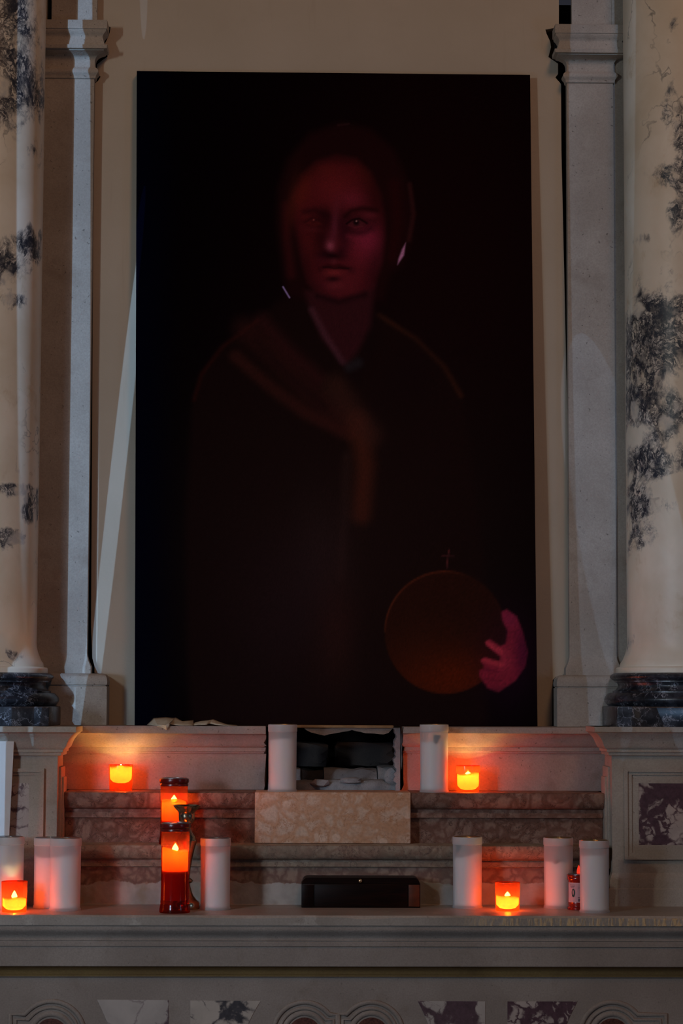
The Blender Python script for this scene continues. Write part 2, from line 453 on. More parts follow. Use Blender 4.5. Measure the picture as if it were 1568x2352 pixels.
M_redcup = shell('red_cup_plastic', (.70, .075, .018), (1.0, .15, .03), .76, .06, .12, f_diff=.15)
M_redtall = shell('red_lantern_plastic', (.34, .036, .009), (1.0, .16, .03), .74, .10, .10, f_diff=.15)
M_reddark = plain('dark_red_plastic', (.12, .006, .004), .25, .5, 0, 40, .1)
M_waxshade = plain('shaded_wax', (.55, .05, .02), .6, .2, 0, 30, .1)  # wax below the flame painted dark red, its dimness put into the colour
M_waxred = lit_wax('glowing_wax', (.95, .82, .50), .5)
M_flame = emit('candle_flame', (1.0, .80, .45), 60.0)
M_ledflame = emit('orange_flame_bulb', (1.0, .05, .022), .85)
M_white = shell('milky_candle_plastic', (.88, .86, .86), (.9, .9, .92), .42, .03, .35, (.86, .85, .86), .55)
M_waxw = wax('white_candle_wax', (.86, .85, .81), (1.0, .8, .6), .012)
M_rim = shell('milky_candle_rim', (.80, .78, .77), (.85, .85, .85), .15, .04, .3, (.74, .73, .73), .65)
M_soot = plain('soot_smudge', (.02, .018, .022), .8, .1, 0, 60, .3)
M_dark = plain('matt_black', (.01, .01, .01), .8, .1, 0, 40, .1)
M_label = plain('candle_label_paper', (.42, .38, .42), .6, .2, 0, 30, .05)
M_green = plain('green_label_ink', (.01, .06, .05), .6, .2, 0, 60, .2)
M_ink = plain('grey_label_ink', (.10, .09, .11), .7, .1, 0, 60, .1)
M_wick = plain('burnt_wick', (.02, .015, .012), .9, .05, 0, 60, .1)

# ------------------------------------------------------------------ setting
def outline(pts, Y): return [(P(x, y, Y).x, P(x, y, Y).z) for x, y in pts]
left_edge = [(222, -170), (222, 56), (254, 62), (252, 75), (246, 90), (241, 100), (238, 110), (246, 122), (247, 130),
             (235, 138), (223, 148), (221, 160), (226, 172), (231, 176), (225, 186), (216.5, 193), (213, 700),
             (209, 1440), (212, 1512), (217, 1530), (217, 1545), (244, 1549), (250, 1558), (250, 1669)]
right_edge = [(1268, 1669.5), (1269, 1562), (1275, 1555), (1304, 1547), (1303, 1531), (1311, 1512), (1312, 1440), (1297, 700),
              (1289, 350), (1288, 193), (1275, 178), (1281, 170), (1281, 146), (1266, 136), (1259, 131), (1265, 108),
              (1263, 95), (1255, 78), (1252, 68), (1283, 62), (1283, -170)]
wb = slab_poly('wall_back', outline(left_edge+right_edge, Y_WALL), Y_WALL, Y_WALL+.03, M_plaster)
structure(wb)
structure(box('wall_rear', -1.7, 1.7, .60, .72, 0, 3.3, M_rear, bev=0))
structure(box('floor', -1.9, 1.9, -5.8, .72, -.08, 0, M_floor, bev=0))

# ------------------------------------------------------------------ pilasters
def pilaster(px_a, px_b, label, step):
    """px_a, px_b: left and right edge of the shaft in the photo at row 800"""
    x0, x1 = xr(px_a, Y_PIL, 800), xr(px_b, Y_PIL, 800)
    t = thing('pilaster', label, 'pilaster', ((x0+x1)/2, Y_PIL+.04, Z3), 0, 'limestone pilasters')
    z = lambda py: zr(py, Y_PIL, 212)
    yb = .448
    mm = .001*1.08
    inner = (0, 1) if step < 0 else (1, 0)
    both = (1, 1)
    # square pedestal block with a rounded top edge
    ix0, ix1 = (x0-.02, xr(245, Y_PIL-.05, 1600)) if step < 0 else (xr(1279, Y_PIL-.05, 1600), x1+.06)
    e = .012
    pf = [(0, Z3+.0003), (0, z(1577)), (-.003, z(1576)), (-.003, z(1574)), (0, z(1573)), (.001, z(1566)), (-.001, z(1556)), (-.006, z(1550)), (-.014, z(1547))]
    mk('base_block', *sweep_rect(ix0, ix1, Y_PIL-.05, yb, pf, inner), M_pil, t)
    # shaft foot: flared fillet
    pf = [(10*mm, z(1549)), (10*mm, z(1531))]+[(10*mm*(1-math.sin(u*math.pi/2)), z(1531)+u*(z(1500)-z(1531))) for u in (.15, .35, .6, .8, 1)]
    mk('base', *sweep_rect(x0, x1, Y_PIL, yb, pf, both), M_pil, t)
    mk('shaft', *sweep_rect(x0, x1, Y_PIL, yb, [(0, z(1500)), (0, z(182))], both), M_pil, t)
    pf = [(0, z(182)), (3*mm, z(180)), (4*mm, z(176))]
    pf += [((2+8*math.sin(u*math.pi))*mm, z(176)+u*(z(155)-z(176))) for u in (.1, .25, .4, .55, .7, .85, 1)]
    pf += [(1*mm, z(153)), (1*mm, z(140)), (3*mm, z(134)), (8*mm, z(128)), (17*mm, z(124)), (24*mm, z(122)), (24*mm, z(120)), (31*mm, z(119)), (32*mm, z(111)),
           (26*mm, z(110)), (20*mm, z(91)), (20*mm, z(89)), (23*mm, z(84)), (28*mm, z(79)), (29*mm, z(75)), (31*mm, z(74)), (31*mm, z(55)), (30*mm, z(54))]
    mk('capital', *sweep_rect(x0, x1, Y_PIL, yb, pf, both), M_pil, t)
    mk('upper_block', *sweep_rect(x0+.014, x1+.004, Y_PIL+.01, yb, [(0, z(55)), (0, z(-190))], both), M_pil, t)
    # narrow stepped-back strip on the outer side
    if step > 0:
        box('side_strip', x1-.002, xr(1462, Y_PIL+.05, 800), Y_PIL+.007, yb, Z3, z(-190), M_pil, t, bev=.002)
    else:
        box('side_strip', xr(40, Y_PIL+.05, 800), x0+.002, Y_PIL+.007, yb, Z3, z(-190), M_pil, t, bev=.002)
    ca, cb = (x0, x1-.035) if step < 0 else (x0+.035, x1)
    box('core', ca, cb, .4485, .60, Z3, z(-190), M_rear, t, bev=0)
    return t
pilaster(93.5, 208.5, 'grey limestone pilaster left of the dark painting, half hidden by the left marble column', -1)
pilaster(1304.5, 1411, 'grey limestone pilaster right of the dark painting, beside the right marble column', 1)

# ------------------------------------------------------------------ columns
def column(px_edge, side, label, blobs):
    R0 = .148; Yc = .315
    xe = xr(px_edge, Yc, 900); cx = xe-side*R0
    t = thing('column', label, 'column', (cx, Yc, Z3), 0, 'marble columns beside the painting')
    k = .001*(Yc+5.2)/5.2
    z = lambda py: zr(py, Yc, 100 if side > 0 else 1450)
    def add(name, prof, mat, n=96, smooth=35):
        v, f = lathe_data(prof, n, centre=(cx, Yc, 0)); return mk(name, v, f, mat, t, smooth)
    # shaft with flared foot
    prof = [(R0+26*k, z(1546)), (R0+26*k, z(1537)), (R0+25*k, z(1534)), (R0+17*k, z(1532)), (R0+16*k, z(1524))]
    prof += [(R0+(13*(1-math.sin(u*math.pi/2)))*k, z(1521)+u*(z(1478)-z(1521))) for u in (.1, .25, .45, .65, .85, 1)]
    zt = z(-190); zb = prof[-1][1]; n = 150
    prof += [(R0, zb+(zt-zb)*i/n) for i in range(1, n+1)]
    o = add('shaft', prof, M_col, 128, 60)
    a = o.data.attributes.new('vein', 'FLOAT', 'POINT')
    org = ORG[t.name]; vals = []
    pb = [(P(bx, by, Yc-.10).x, P(bx, by, Yc-.10).z, rx*k, rz*k, s) for bx, by, rx, rz, s in blobs]
    for v in o.data.vertices:
        w = v.co+org; q = 0
        ang = math.atan2(w.y-Yc, w.x-cx)
        for bx, bz, rx, rz, s in pb:
            q = max(q, s*math.exp(-(((w.x-bx)/rx)**2+((w.z-bz)/rz)**2)))
        if w.y > Yc: q = max(0, .9*mnoise.noise(Vector((w.x*5, w.y*5, w.z*3))))
        vals.append(q)
    a.data.foreach_set('value', vals)
    T = lambda r0, r1, za, zb_, bul, m=8: [(r0+(r1-r0)*i/m+bul*math.sin(math.pi*i/m), za+(zb_-za)*i/m) for i in range(m+1)]
    base = T(R0+43*k, R0+43*k, z(1622), z(1592), 10*k)
    base += [(R0+34*k, z(1591)), (R0+34*k, z(1587))]
    base += T(R0+29*k, R0+24*k, z(1586), z(1568), -5*k, 6)
    base += [(R0+30*k, z(1567)), (R0+30*k, z(1564))]
    base += T(R0+32*k, R0+30*k, z(1563), z(1546), 9*k)
    add('base', base, M_black)
    h = R0+52*k
    box('plinth', cx-h, cx+h, Yc-h, Yc+h, Z3, z(1622), M_black, t, bev=.003)
    return t
column(92, 1, 'white marble column with dark veins, at the left edge beside the painting',
       [(20, 60, 55, 110, 1.0), (40, 190, 50, 130, 1.0), (15, 270, 40, 60, .7), (60, 560, 45, 50, .95), (20, 610, 40, 60, .95),
        (30, 690, 30, 22, .7), (32, 1122, 44, 16, 1.0), (68, 1165, 14, 42, 1.0), (18, 1235, 34, 22, 1.1), (-30, 880, 30, 80, .7), (70, 330, 20, 40, .5),
        (40, 1505, 70, 12, .4)])
column(1437, -1, 'white marble column with blue black veins, at the right edge beside the painting',
       [(1545, 60, 18, 50, .55), (1535, 250, 35, 70, .5), (1520, 400, 30, 40, .62), (1558, 350, 30, 120, .6), (1545, 510, 30, 60, .6), (1480, 545, 25, 16, .55),
        (1500, 720, 55, 60, 1.0), (1480, 800, 60, 90, 1.0), (1540, 760, 50, 110, 1.0), (1470, 920, 50, 60, .95), (1530, 960, 50, 80, .9),
        (1490, 1060, 55, 50, .9), (1468, 1150, 35, 60, .8), (1475, 1240, 30, 45, .55), (1560, 1050, 30, 60, .7), (1520, 1160, 40, 30, .5), (1445, 1470, 14, 40, .6)])

# ------------------------------------------------------------------ pedestals
def pedestal(side, label):
    # die corner nearest the middle, in photo pixels on the front plane
    if side < 0: xi = xr(131, Y_PED, 1850); xo = xi-.46
    else: xi = xr(1405, Y_PED, 1850); xo = xi+.46
    a, b = min(xi, xo), max(xi, xo)
    t = thing('pedestal', label, 'pedestal', ((a+b)/2, .2, ZA), 0, 'stone pedestals')
    z = lambda py: zr(py, Y_PED, 60 if side < 0 else 1500)
    yb = .2455; mm = .001*1.02
    inner = (0, 1) if side < 0 else (1, 0)
    # foot
    pf = [(9*mm, ZA), (9*mm, z(2042)), (7*mm, z(2040)), (7*mm, z(2022)), (3*mm, z(2012)), (0, z(2005))]
    mk('foot', *sweep_rect(a, b, Y_PED, yb, pf, inner), M_ped, t)
    mk('die', *sweep_rect(a, b, Y_PED, yb, [(0, z(2005)), (0, z(1734))], inner), M_ped, t)
    pf = [(0, z(1736)), (8*mm, z(1735)), (9*mm, z(1728)), (13*mm, z(1727)), (13*mm, z(1721)), (16*mm, z(1719)), (20*mm, z(1714)), (23*mm, z(1706)),
          (27*mm, z(1698)), (33*mm, z(1690)), (39*mm, z(1685)), (42*mm, z(1682)), (45*mm, z(1681)), (45*mm, z(1669)), (44*mm, Z3)]
    mk('cap', *sweep_rect(a, b, Y_PED, yb, pf, inner), M_ped, t)
    # framed marble panel on the front
    if side < 0: pxs = [(101, -90), (92, -82), (84, -75), (66, -56)]
    else: pxs = [(1432, 1660), (1440, 1652), (1450, 1644), (1466, 1626)]
    rows = [(1765, 1974), (1773, 1966), (1780, 1958), (1799, 1941)]
    def ring(name, i, j, d0, d1, mat):
        v, f = [], []
        for idx, d in ((i, d0), (i, d1), (j, d1), (j, d0)):
            xa, xb = sorted((xr(pxs[idx][0], Y_PED, 1850), xr(pxs[idx][1], Y_PED, 1850)))
            za, zb = z(rows[idx][1]), z(rows[idx][0])
            v += [(xa, Y_PED-d, za), (xb, Y_PED-d, za), (xb, Y_PED-d, zb), (xa, Y_PED-d, zb)]
        for s in range(3):
            for k in range(4):
                k2 = (k+1) % 4; f.append((s*4+k, s*4+k2, s*4+4+k2, s*4+4+k))
        return mk(name, v, f, mat, t)
    ring('panel_frame', 0, 1, -.002, .009, M_ped)
    ring('panel_frame', 1, 2, -.002, .005, M_ped)
    ring('inner_border', 2, 3, -.002, .002, M_ped)
    xa, xb = sorted((xr(pxs[3][0], Y_PED, 1850), xr(pxs[3][1], Y_PED, 1850)))
    box('marble_inlay', xa, xb, Y_PED-.001, Y_PED+.004, z(1941), z(1799), M_brec, t, bev=0)
    # raised panel frame on the side that faces the middle
    s = 1 if side < 0 else -1
    for d, m0, nm in ((.006, 0.0, 'side_frame'), (.011, .022, 'side_frame')):
        x0, x1 = sorted((xi-s*.002, xi+s*d))
        o = box(nm, x0, x1, Y_PED+.028+m0*.6, .2445-m0*.6, z(1998), z(1762)-m0*1.1, M_ped, t, bev=.002)
    XI[side] = xi
    return t
XI = {}
pedestal(-1, 'pale stone pedestal with a purple marble panel, under the left column')
pedestal(1, 'pale stone pedestal with a purple marble panel, under the right column')

# ------------------------------------------------------------------ ledge under the painting, broken in the middle
def ledge_profile(Y, py_px):
    z = lambda py: zr(py, Y, py_px); o = .001*1.06
    return [(.59, Z2+.0005), (Y+3*o, Z2+.0005), (Y+1*o, z(1806)), (Y, z(1792)), (Y, z(1731)), (Y-5*o, z(1730)), (Y-6*o, z(1726)), (Y-10*o, z(1725)), (Y-10*o, z(1716)),
            (Y-13*o, z(1715)), (Y-17*o, z(1711)), (Y-20*o, z(1705)), (Y-23*o, z(1697)), (Y-30*o, z(1689)), (Y-36*o, z(1685)), (Y-40*o, z(1684)), (Y-41*o, z(1671)), (Y-40*o, Z3), (.59, Z3)]
t_l = thing('ledge', 'rose stone ledge with moulded cornice left of the broken gap, under the beige scraps', 'ledge', (-.4, .3, Z2))
mk('cornice_block', *prism_x(ledge_profile(Y_LEDGE, 400), -1.25, xr(612, Y_LEDGE), 2, 0, .007, 1), M_ledge, t_l)
t_r = thing('ledge', 'rose stone ledge with moulded cornice right of the broken gap, behind the lit red votive', 'ledge', (.4, .3, Z2))
mk('cornice_block', *prism_x(ledge_profile(Y_LEDGE, 1150), xr(921, Y_LEDGE), 1.25, 2, .008, 0, 2), M_ledge, t_r)

# rubble in the gap
def rock(name, cx, cy, cz, sx, sy, sz, mat, parent, seed, sub=2, rough=.28, boxy=.5):
    bm = bmesh.new(); bmesh.ops.create_icosphere(bm, subdivisions=sub, radius=1.0)
    for v in bm.verts:
        d = v.co.normalized(); mx = max(abs(d.x), abs(d.y), abs(d.z))
        d = d*(1-boxy)+(d/mx)*boxy*.85
        nz = mnoise.noise(v.co*1.4+Vector((seed*3.1, seed*1.7, seed)))*rough+mnoise.noise(v.co*3.5+Vector((seed, 0, seed*2)))*rough*.4
        d = d*(1+nz); v.co = Vector((cx+d.x*sx, cy+d.y*sy, cz+d.z*sz))
    return mkbm(name, bm, mat, parent, 28)
nx = xr(765, .3)
t_n = thing('broken_niche', 'broken gap of dark rubble in the ledge between two tall white candles', 'masonry', (nx, .33, Z2))
mmw = .001*1.06
def rough_slab(name, outline_xz, Y0, Y1, mat, amp, seed, sx=26, sy=10, lean=0.0):
    """a broken mass: grid over x and front-to-top profile, roughened"""
    x0, x1, z0, z1 = outline_xz
    v, f = [], []
    prof = [(Y0, z0), (Y0, z0+(z1-z0)*.35), (Y0+.004, z0+(z1-z0)*.7), (Y0+.012, z0+(z1-z0)*.95), (Y0+.03, z1), (Y0+(Y1-Y0)*.6, z1+lean), (Y1, z1+lean)]
    m_ = len(prof)
    for i in range(sx+1):
        x = x0+(x1-x0)*i/sx
        for k, (y, z) in enumerate(prof):
            q = Vector((x*22+seed, y*30, z*30)); a = amp*(mnoise.noise(q)+.5*mnoise.noise(q*2.7))
            v.append((x+(a*.6 if 0 < i < sx else 0), max(Y0-.004, y-a), z if k == 0 else max(z0+.001, z+a*1.1)))
    for i in range(sx):
        for k in range(m_-1): f.append((i*m_+k, i*m_+k+1, (i+1)*m_+k+1, (i+1)*m_+k))
        f.append((i*m_, (i+1)*m_, (i+1)*m_+m_-1, i*m_+m_-1))
    f.append(tuple(range(m_))); f.append(tuple(sx*m_+k for k in range(m_)))
    return mk(name, v, f, mat, t_n, 40)
gx0, gx1 = xr(616, .33), xr(917, .33)
rough_slab('mortar_bed', (gx0, gx1, Z2+.0005, zr(1793, .31)), .296, .42, M_rubble, .006, 3, 40)
for i, (pa, pb_, top, yy, mat) in enumerate([(622, 690, 1768, .345, M_rubble), (692, 742, 1770, .352, M_dstone), (744, 866, 1766, .348, M_rubble), (868, 914, 1762, .34, M_rubble)]):
    rough_slab('stone', (xr(pa, yy), xr(pb_, yy), zr(1794, yy), zr(top, yy)), yy, .44, mat, .006, 11*i+2, 14)
for i, (pxc, pyc, w_, h_, yy) in enumerate([(690, 1732, 74, 33, .46), (838, 1732, 80, 33, .46)]):
    p = P(pxc, pyc, yy); rock('stone', p.x, p.y, p.z, w_*mmw, .04, h_*mmw, M_dstone, t_n, i+1, 3, .10, .95)
for i, (pxc, pyc, w_, h_, yy) in enumerate([(735, 1799, 22, 9, .288), (660, 1806, 18, 7, .286), (806, 1793, 26, 8, .292), (898, 1783, 16, 20, .298)]):
    p = P(pxc, pyc, yy); rock('stone', p.x, p.y+.008, p.z, w_*mmw, .012, h_*mmw, M_rubble, t_n, i+40, 2, .35, .3)
# ragged mortar left on the broken end at the right
rr0 = random.Random(9)
edge = [(918.5, 1672), (918.5, 1816)]+[(907+3*math.sin(k*.9)+1.5*math.sin(k*2.3+1)+rr0.uniform(-1.5, 1.5), 1816-(1816-1672)*k/26) for k in range(27)]
slab_poly('mortar_edge', outline(edge, .262), .262, .34, M_rubble, t_n)
rr = random.Random(4)
low = [(902-(902-672)*i/22, 1683+5*math.sin(i*.55)+rr.uniform(-2.5, 2.5)-(9 if i > 19 or i < 1 else 0)) for i in range(23)]
slab_poly('plaster_strip', outline([(672, 1671), (902, 1671)]+low, .31), .31, .375, M_pstrip, t_n)
slab_poly('wood_strip', outline([(668, 1665.5), (903, 1666.5), (903, 1672), (668, 1671)], .305), .303, .375, M_woodstrip, t_n)

# ------------------------------------------------------------------ steps (gradines)
def step_profile(Y, ztop, rows, pxr, zbot, back):
    z = lambda py: zr(py, Y, pxr); o = .001*1.04
    a, b, c, d = rows                     # ovolo foot, groove foot, fillet foot, face
    pts = [(back, ztop), (Y-24*o, ztop), (Y-27*o, ztop-.002)]
    m = 7; zt = ztop-.003; zb = z(a)
    pts += [(Y-(8+20*math.cos((i/m)*math.pi/2)**.8)*o, zt+(zb-zt)*math.sin((i/m)*math.pi/2)) for i in range(1, m+1)]
    pts += [(Y-5*o, z(a+1)), (Y-5*o, z(b)), (Y-9*o, z(b)), (Y-9*o, z(c)), (Y-1*o, z(c+1)), (Y, z(c+3)), (Y, zbot), (back, zbot)]
    return pts
t_m1 = thing('altar_step', 'mottled red marble step at middle height, left of the salmon block', 'step', (-.5, Y_MID, Z1))
mk('moulded_step', *prism_x(step_profile(Y_MID, Z2, (1857, 1866, 1877, 1), 350, Z1, .60), XI[-1]+.012, xr(585.5, .166), 2), M_rosso, t_m1)
t_m2 = thing('altar_step', 'mottled dark red marble step at middle height, right of the salmon block', 'step', (.4, Y_MID, Z1))
mk('moulded_step', *prism_x(step_profile(Y_MID, Z2, (1858, 1867, 1878, 1), 1150, Z1, .60), xr(943.5, .166), XI[1]-.012, 2), M_rosso, t_m2)
t_b = thing('marble_block', 'plain salmon marble block in the middle of the steps, above the wooden box', 'block', (xr(764, .14), .2, Z1))
box('slab', xr(586, .166), xr(943, .166), .166, .292, Z1+.0005, Z2+.001, M_block, t_b, bev=.0025)
t_lo = thing('altar_step', 'long lowest marble step, ochre moulded edge and a mortar patched face, behind the wooden box', 'step', (0, Y_LOW, ZA))
zsp = zr(1992, Y_LOW)
prof = step_profile(Y_LOW, Z1, (1974, 1979, 1990, 1), 784, zsp, .60)
mk('moulding', *prism_x(prof, XI[-1]+.012, XI[1]-.012, 4), M_rosso2, t_lo)
mk('riser', *prism_x([(.60, zsp), (Y_LOW, zsp), (Y_LOW, ZA+.002), (Y_LOW-.002, ZA), (.60, ZA)], XI[-1]+.012, XI[1]-.012, 4), M_step, t_lo)

# ------------------------------------------------------------------ altar
AX0, AX1 = -1.25, 1.25
t_a = thing('altar', 'grey stone altar table with moulded edge and marble inlays, carrying the lower candles', 'altar', (0, .1, 0))
za = lambda py, Y=Y_ALT: zr(py, Y)
# worn slab with chipped front edge
n = 240; vs_, fs = [], []
zb = za(2126)
for i in range(n+1):
    x = AX0+(AX1-AX0)*i/n
    ch = max(0, mnoise.noise(Vector((x*7, .3, 0))))*.007+max(0, mnoise.noise(Vector((x*31, 2.3, 0))))*.003
    if x > .62: ch += .002*abs(mnoise.noise(Vector((x*90, 5.3, 0))))
    vs_ += [(x, .60, zb), (x, Y_ALT, zb), (x, Y_ALT, ZA-.004-ch), (x, Y_ALT+.003+ch*.7, ZA-ch*.15), (x, Y_ALT+.016, ZA), (x, .60, ZA)]
for i in range(n):
    for k in range(6):
        k2 = (k+1) % 6; fs.append((i*6+k, i*6+k2, i*6+6+k2, i*6+6+k))
fs.append((5, 4, 3, 2, 1, 0)); fs.append(tuple(n*6+k for k in range(6)))
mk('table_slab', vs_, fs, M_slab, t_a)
y0 = Y_ALT
prof = [(.5, zb), (y0+.003, zb), (y0+.003, za(2128))]
prof += [(y0+.004+.013*(i/8)-.0035*math.sin(i/8*2*math.pi), za(2129)+(za(2163)-za(2129))*i/8) for i in range(9)]
prof += [(y0+.0185, za(2164)), (y0+.0185, za(2166)), (y0+.0175, za(2167)), (y0+.0175, za(2176)), (y0+.021, za(2177)), (.5, za(2177))]
mk('edge_moulding', *prism_x(prof, AX0, AX1, 4), M_alt, t_a)
mk('frieze', *prism_x([(.5, za(2177)), (y0+.021, za(2177)), (y0+.021, za(2222)), (y0+.023, za(2223.5)), (.5, za(2223.5))], AX0, AX1, 4), M_alt, t_a)
prof = [(.5, za(2223.5)), (y0+.030, za(2223.5))]
prof += [(y0+.030+.016*math.sin(i/6*math.pi/2), za(2224)+(za(2244)-za(2224))*(i/6)**1.3) for i in range(7)]
prof += [(y0+.043, za(2245)), (y0+.043, za(2249)), (.5, za(2249))]
mk('cavetto_band', *prism_x(prof, AX0, AX1, 4), M_band, t_a)  # hollow moulding in a browner ochre stone than the frieze
YF = y0+.047
mk('front_panel', *prism_x([(.5, za(2249)), (YF-.004, za(2249)), (YF, za(2253)), (YF, 0), (.5, 0)], AX0, AX1, 4), M_alt, t_a)
# marble inlays, slightly sunk edges shown as a thin proud slab
def inlay(pts, mat):
    o = slab_poly('marble_inlay', outline(pts, YF), YF-.0012, YF+.004, mat, t_a)
def curve(x0, y0_, x1, y1, bow, n=8):
    return [(x0+(x1-x0)*i/n+bow*math.sin(math.pi*i/n), y0_+(y1-y0_)*i/n) for i in range(n+1)]
inlay([(387, 2297), (223, 2296)]+curve(223, 2296, 262, 2440, 10)[1:]+[(386, 2440)], M_brec2)
inlay([(598, 2299), (437, 2298), (437, 2440)]+curve(552, 2440, 598, 2299, -12), M_brec3)
inlay([(1114, 2300), (959, 2299)]+curve(959, 2299, 998, 2440, 10)[1:]+[(1113, 2440)], M_brec2)
inlay([(1325, 2300), (1165, 2300), (1165, 2440)]+curve(1284, 2440, 1325, 2300, -10), M_brec)
def wp(pts, dy=0.0): return [P(x, y, YF)+Vector((0, -dy, 0)) for x, y in pts]
def cartouche(cx, cy, R, ear):
    """raised bead frame with round lobe; ear = x where the straight arm ends"""
    s = 1 if ear > cx else -1
    for rad, bead, arm in ((R, 5.5, 0), (R-14, 4.0, 12)):
        yb_ = 2330+arm; dx = math.sqrt(max(1, rad*rad-(yb_-cy)**2)) if abs(yb_-cy) < rad else rad
        a0 = math.atan2(cy-yb_, s*dx)
        a_far = math.pi+.9 if s > 0 else -.9
        pts = []
        for i in range(29):
            a = a0+(a_far-a0)*i/28
            pts.append((cx+rad*math.cos(a), cy-rad*math.sin(a)))
        e = ear-s*arm
        pts = [(e, 2420), (e, yb_)]+pts if abs(e-cx) > rad+4 else pts
        rail('cartouche_frame', wp(pts), bead*.001, M_alt, t_a, False, 8, .9)
    d = [(cx+37*math.cos(a), cy-37*math.sin(a)) for a in [2*math.pi*i/36 for i in range(36)]]
    slab_poly('porphyry_disc', outline(d, YF), YF-.003, YF+.003, M_porph, t_a)
    rail('disc_ring', [P(cx+47*math.cos(a), cy-47*math.sin(a), YF) for a in [2*math.pi*i/40 for i in range(40)]], .006, M_alt, t_a, True, 8, .7)
cartouche(118, 2376, 76, 24)
cartouche(699, 2374, 72, 777)
cartouche(853, 2374, 72, 775)
cartouche(1406, 2376, 74, 1528)

# ------------------------------------------------------------------ painting
def painting():
    c00, c10, c11, c01 = (314, 163), (1217, 172), (1234, 1668.5), (309, 1666)
    Yt, Yb = .430, .390
    A, B, Cc, D = P(*c00, Yt), P(*c10, Yt), P(*c11, Yb), P(*c01, Yb)
    def axis(n_lo, lo, hi, fine, coarse):
        out = [0.0]; 
        while out[-1] < 1:
            out.append(out[-1]+(fine if lo <= out[-1] <= hi else coarse))
        out[-1] = 1.0; return np.array(out)
    U = axis(0, .34, .71, .0016, .0042); V = axis(0, .07, .37, .0010, .0026)
    uu, vv = np.meshgrid(U, V)
    X = (c00[0]*(1-uu)+c10[0]*uu)*(1-vv)+(c01[0]*(1-uu)+c11[0]*uu)*vv
    Y = (c00[1]*(1-uu)+c10[1]*uu)*(1-vv)+(c01[1]*(1-uu)+c11[1]*uu)*vv
    rng = np.random.default_rng(3)
    img = np.zeros(X.shape+(3,))
    def over(m, col): 
        nonlocal img
        m = m[..., None]; img = img*(1-m)+np.array(col, float)*m
    def sm(a, b, x): 
        t = np.clip((x-a)/(b-a), 0, 1); return t*t*(3-2*t)
    def blob(cx, cy, rx, ry, ang=0, p=1.0):
        ca, sa = math.cos(math.radians(ang)), math.sin(math.radians(ang))
        dx, dy = X-cx, Y-cy; a = (dx*ca+dy*sa)/rx; b = (-dx*sa+dy*ca)/ry
        return np.exp(-(a*a+b*b)**p)
    def poly(pts, soft):
        pts = np.array(pts, float); n = len(pts); inside = np.zeros(X.shape, bool); dist = np.full(X.shape, 1e9)
        for i in range(n):
            x1, y1 = pts[i]; x2, y2 = pts[(i+1) % n]
            cond = ((y1 > Y) != (y2 > Y))
            with np.errstate(divide='ignore', invalid='ignore'):
                xi = (x2-x1)*(Y-y1)/(y2-y1+1e-12)+x1
            inside ^= cond & (X < xi)
            L2 = (x2-x1)**2+(y2-y1)**2+1e-9
            t = np.clip(((X-x1)*(x2-x1)+(Y-y1)*(y2-y1))/L2, 0, 1)
            dist = np.minimum(dist, np.hypot(X-x1-t*(x2-x1), Y-y1-t*(y2-y1)))
        sd = np.where(inside, dist, -dist)
        return sm(-soft, soft, sd)
    def stroke(pts, w, soft):
        pts = np.array(pts, float); d = np.full(X.shape, 1e9)
        for i in range(len(pts)-1):
            x1, y1 = pts[i]; x2, y2 = pts[i+1]; L2 = (x2-x1)**2+(y2-y1)**2+1e-9
            t = np.clip(((X-x1)*(x2-x1)+(Y-y1)*(y2-y1))/L2, 0, 1)
            d = np.minimum(d, np.hypot(X-x1-t*(x2-x1), Y-y1-t*(y2-y1)))
        return 1-sm(w-soft, w+soft, d)
    # ground, nearly black, a little warm to the right and below
    img[:] = (1, .5, 1)
    over(blob(1000, 650, 420, 700)*.9, (11, 2, 2)); over(blob(820, 1300, 380, 420)*.85, (17, 7, 5))
    over(sm(430, 312, X)*.9, (1, 1, 4))
    # body
    body = poly([(640, 700), (590, 745), (510, 805), (462, 870), (440, 940), (425, 1200), (430, 1500), (440, 1700), (1120, 1700), (1110, 1300), (1080, 1050), (1055, 915), (1020, 855), (955, 790), (870, 735), (840, 690), (700, 690)], 14)
    over(body*.6, (14, 4, 3))
    over(stroke([(870, 735), (955, 790), (1020, 855), (1058, 920)], 5, 7)*.75, (34, 11, 5))
    over(stroke([(590, 748), (510, 808), (462, 872), (445, 930)], 4, 6)*.55, (30, 5, 3))
    over(stroke([(560, 765), (640, 840), (720, 925), (800, 985)], 22, 26)*.6, (31, 8, 6))
    over(stroke([(600, 745), (660, 815), (730, 880)], 14, 20)*.55, (34, 8, 7))
    over(stroke([(540, 830), (620, 900), (700, 960), (800, 1010)], 14, 12)*.65, (33, 9, 6))
    over(stroke([(585, 790), (660, 870), (745, 945)], 6, 12)*.5, (11, 3, 3))
    over(stroke([(850, 740), (850, 800), (810, 880)], 20, 20)*.6, (10, 3, 3))
    over(blob(940, 880, 70, 90)*.7, (11, 3, 3))
    over(stroke([(820, 980), (838, 1080), (828, 1190)], 22, 20)*.8, (40, 12, 6))
    over(stroke([(770, 900), (810, 960), (850, 1010)], 26, 24)*.6, (36, 13, 8))
    over(stroke([(795, 1060), (790, 1200), (780, 1330)], 10, 12)*.5, (27, 11, 8))
    over(blob(740, 1280, 70, 130)*.5, (26, 12, 10)); over(blob(770, 1470, 45, 120)*.5, (30, 9, 6))
    over(blob(650, 1400, 120, 200)*.35, (22, 9, 9))
    # hair and veil behind the head
    over(poly([(783, 284), (850, 300), (905, 350), (935, 420), (950, 500), (945, 560), (925, 615), (895, 640), (880, 700), (700, 700), (655, 690), (648, 630), (634, 520), (637, 440), (660, 370), (710, 310)], 14)*.8, (17, 3, 3))
